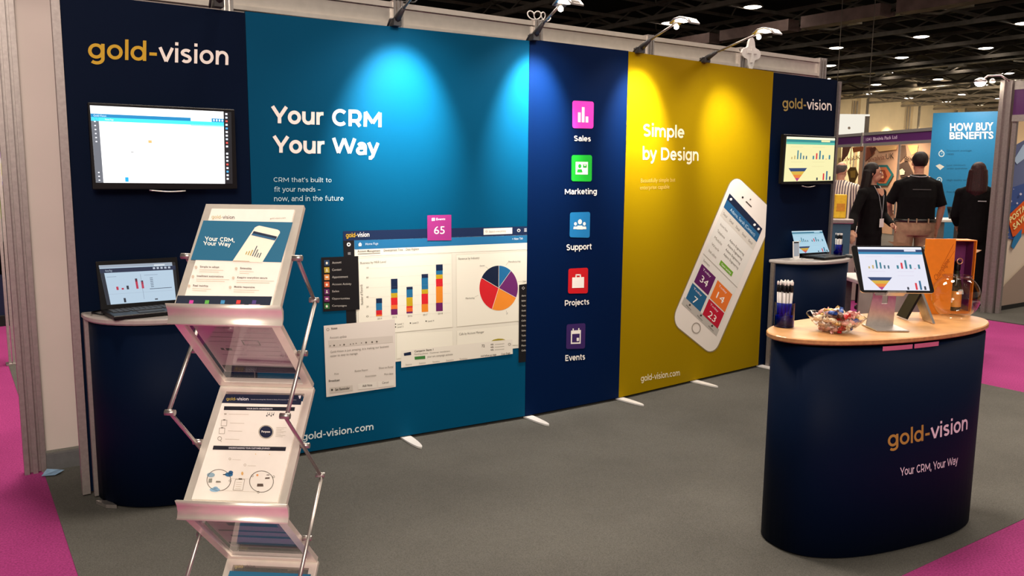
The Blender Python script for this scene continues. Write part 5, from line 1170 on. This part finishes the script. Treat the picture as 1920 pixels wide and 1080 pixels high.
# man from behind
def ex_m(t, hc, rot):
    b = MB(); pts = [V((.085*math.cos(a), .088*math.sin(a)+.01, 1.485-.012*math.sin(a))) for a in [PI*(-.1+1.2*k/12) for k in range(13)]]; b.tube(pts, .008, 6, flat=1); b.build('lanyard', mat('grey_ribbon', '888888'), t, world=False)
    b = MB(); n = 26; rg = [[V((.196*math.cos(2*PI*k/n)*1.165, .152*math.sin(2*PI*k/n)*1.165, z)) for k in range(n)] for z in (.955, .99)]; b.loft(rg, True, cap=False); bo_ = b.build('belt', M['shoe'], t, world=False); so = bo_.modifiers.new('s', 'SOLIDIFY'); so.thickness = .006
    for x in (-.09, .04, .13): MB().box((x, .17, .972), (.012, .012, .055)).build('belt_loop', M['khaki'], t, world=False)
    MB().box((0, .1475, 1.33), (.20, .004, .010)).build('back_print', mat('grey_back_print', (.06, .06, .06), .6, noise=.1), t, world=False)
Pm = at_d(1722, 330, 9.9)
person('man seen from behind in black shirt and khaki trousers', Pm, (fwd*1+right*.12), 1.80, 1.24, 1.22,
       [(-1, [(-.205, 0, 1.37), (-.285, .0, 1.13), (-.27, -.06, .88), (.3, 0, -.2)]), (1, [(.205, 0, 1.37), (.30, -.03, 1.16), (.20, -.26, 1.05), (-.5, 0, -.2)])],
       'shirt', 'short', M['blackcloth'], M['khaki'], M['hair'], 0, False, 0, ex_m, 'short')
# striped shirt man
sm = mat('striped_shirt', (.6, .55, .5), .8, noise=.05); nt = sm.node_tree; wv = nt.nodes.new('ShaderNodeTexWave'); wv.bands_direction = 'X'; wv.inputs['Scale'].default_value = 9.5
tcn = nt.nodes.new('ShaderNodeTexCoord'); nt.links.new(tcn.outputs['Object'], wv.inputs['Vector']); rp = nt.nodes.new('ShaderNodeValToRGB'); rp.color_ramp.elements[0].color = (.06, .04, .07, 1); rp.color_ramp.elements[1].color = (.72, .62, .52, 1); rp.color_ramp.elements[0].position = .25; rp.color_ramp.elements[1].position = .45
nt.links.new(wv.outputs['Color'], rp.inputs[0]); nt.links.new(rp.outputs[0], nt.nodes['Principled BSDF'].inputs['Base Color'])
Ps = at_d(1577, 330, 11.3)
person('balding man in striped shirt at the left of the far group', Ps, (fwd*.75+right*.6), 1.70, 1.05, 1.05,
       [(-1, [(-.2, 0, 1.39), (-.25, -.02, 1.13), (-.24, -.12, .90), (.3, 0, -.2)]), (1, [(.2, 0, 1.39), (.24, -.02, 1.12), (.16, -.2, .98), (-.3, 0, -.2)])],
       'shirt', 'bald', sm, M['blackcloth'], M['hairgrey'], -.3, False, 0, None, 'short')
# right woman from behind
def ex_r(t, hc, rot): MB().box((-.05, .142, 1.30), (.09, .003, .010)).build('back_print', mat('grey_back_print2', (.4, .4, .42), .6, noise=.1), t, world=False)
Pr = at_d(1833, 345, 9.6)
person('woman with long dark red hair seen from behind in black', Pr, (fwd*.8+right*.35), 1.68, .95, .9,
       [(-1, [(-.175, 0, 1.39), (-.215, .0, 1.13), (-.17, -.18, 1.0), (.3, 0, -.2)]), (1, [(.175, 0, 1.39), (.215, -.02, 1.12), (.17, -.2, 1.0), (-.3, 0, -.2)])],
       'jacket', 'long', M['blackcloth'], M['blackcloth'], M['hairred'], -.2, False, 0, ex_r)

# =================================================================== BACKGROUND FURNITURE
def desk(label, P, w_, d_, h, face, mt, ml, panel_=False):
    U = V((face.y, -face.x, 0)).normalized(); Nn = V((face.x, face.y, 0)).normalized(); t = thing('table', label, 'table', (P.x, P.y, 0)); Pz = V((P.x, P.y, 0))
    MB().box(Pz+Zv*(h-.018), (w_, d_, .036), (U, Nn, Zv), .006).build('table_top', mt, t)
    for a in (-1, 1):
        for b_ in (-1, 1): MB().box(Pz+U*(a*(w_/2-.09))+Nn*(b_*(d_/2-.08))+Zv*((h-.036)/2), (.10, .06, h-.036), (U, Nn, Zv)).build('leg', ml, t)
    if panel_: MB().box(Pz-Nn*(d_/2-.02)+Zv*(h/2), (w_-.02, .02, h-.05), (U, Nn, Zv)).build('front_panel', panel_, t)
    return t
grey = mat('grey_leg', (.13, .12, .12), .5, noise=.1)
Pd = at_d(1782, 400, 11.0); desk('white-topped table with dark legs behind the man in khaki trousers', Pd, .62, .5, .98, fwd, M['white'], grey)
Pd = at_d(1588, 432, 10.4); tb = thing('display_plinth', 'beige draped display plinth left of the smiling woman', 'plinth', (Pd.x, Pd.y, 0))
MB().box(V((Pd.x, Pd.y, .42))+right*.06, (.42, .5, .84), (rt, bt, Zv), .01).build('drape', mat('beige_drape', (.38, .33, .29), .7, noise=.15, nscale=4), tb); MB().box(V((Pd.x, Pd.y, .865))+right*.0, (.5, .55, .05), (rt, bt, Zv), .008).build('plinth_top', M['white'], tb)
Pd = at_d(1566, 440, 8.9); tb = thing('display_cabinet', 'teal blue cabinet with grey top beside the right navy panel', 'cabinet', (Pd.x, Pd.y, 0))
MB().box(V((Pd.x, Pd.y, .52))-right*.05, (.26, .4, 1.02), (rt, bt, Zv)).build('cabinet_body', mat('dusty_teal', (.03, .09, .15), .5, noise=.05), tb); MB().box(V((Pd.x, Pd.y, 1.06))-right*.05, (.30, .44, .05), (rt, bt, Zv), .01).build('cabinet_top', M['alud'], tb)
tb2 = thing('leaflet_pack', 'bright yellow pack standing on the teal cabinet', 'pack', (Pd.x, Pd.y, 1.085)); MB().box(V((Pd.x, Pd.y, 1.085+.125))+right*.02, (.12, .1, .25), (rt, bt, Zv), .006).build('carton', mat('yellow_pack', (.8, .5, .03), .4, noise=.1), tb2); MB().box(V((Pd.x, Pd.y, 1.2))+right*.02-bt*.051, (.09, .003, .08), (rt, bt, Zv)).build('front_label', mat('amber_label', (.6, .25, .02), .5, noise=.1), tb2)
def carton(label, P, dims, z, m_, rot=0, flaps=True, name='cardboard_box'):
    U = rt*math.cos(rot)+bt*math.sin(rot); Nn = Zv.cross(U); c_ = V((P.x, P.y, z)); t = thing(name, label, 'box', c_)
    w_, d_, h = dims; b = MB()
    MB().box(c_+Zv*h/2, (w_, d_, h), (U, Nn, Zv)).build('carton_body', m_, t)
    if flaps:
        for s_ in (-1, 1): MB().prism([c_+Zv*h+U*(s_*w_/2)-Nn*d_/2, c_+Zv*h+U*(s_*w_/2)+Nn*d_/2, c_+Zv*(h+.05)+U*(s_*(w_/2+.11))+Nn*d_/2, c_+Zv*(h+.05)+U*(s_*(w_/2+.11))-Nn*d_/2], Zv, .004).build('flap', m_, t)
        MB().box(c_+Zv*(h+.001), (w_*.94, d_*.94, .002), (U, Nn, Zv)).build('inside_shade', M['dark'], t)  # black sheet on the solid box, painted shade for the open inside
    return t
Pd = at_d(1692, 470, 7.6); desk('low display table behind the tablet carrying cardboard boxes', Pd, 1.0, .6, .62, fwd, M['white'], grey, mat('beige_front', (.33, .28, .25), .7, noise=.12, nscale=5))
Pq = at_d(1728, 430, 7.55); carton('large brown cardboard box behind the tablet', Pq, (.27, .25, .27), .62, M['carton'], .25)
carton('open brown carton with raised flaps behind the orange gift box', at_d(1782, 455, 6.75), (.20, .2, .14), .86-.1, M['carton'], .2)
desk('slim stool-height table under the open brown carton', at_d(1780, 470, 6.75), .24, .24, .76, fwd, M['white'], grey)
carton('white leaflet box with grey picture beside the smiling woman', at_d(1664, 440, 7.9), (.13, .1, .13), .62, M['white'], 0, False, 'leaflet_box')
carton('tall white packaging box beside the man in khaki trousers', at_d(1681, 440, 7.9), (.07, .1, .20), .62, M['white'], 0, False, 'leaflet_box')
t = thing('waste_cup', 'black cup on the white-topped table by the blue banner', 'cup', at_d(1788, 384, 10.95)); cc = at_d(1788, 384, 10.95); cc.z = .98
t.location = cc; MB().lathe([(.045, 0), (.075, .15)], cc, 16).build('cup_wall', M['black'], t); MB().lathe([(.078, .145), (.078, .155)], cc, 16, cap=False).build('cup_rim', M['dgrey'], t)
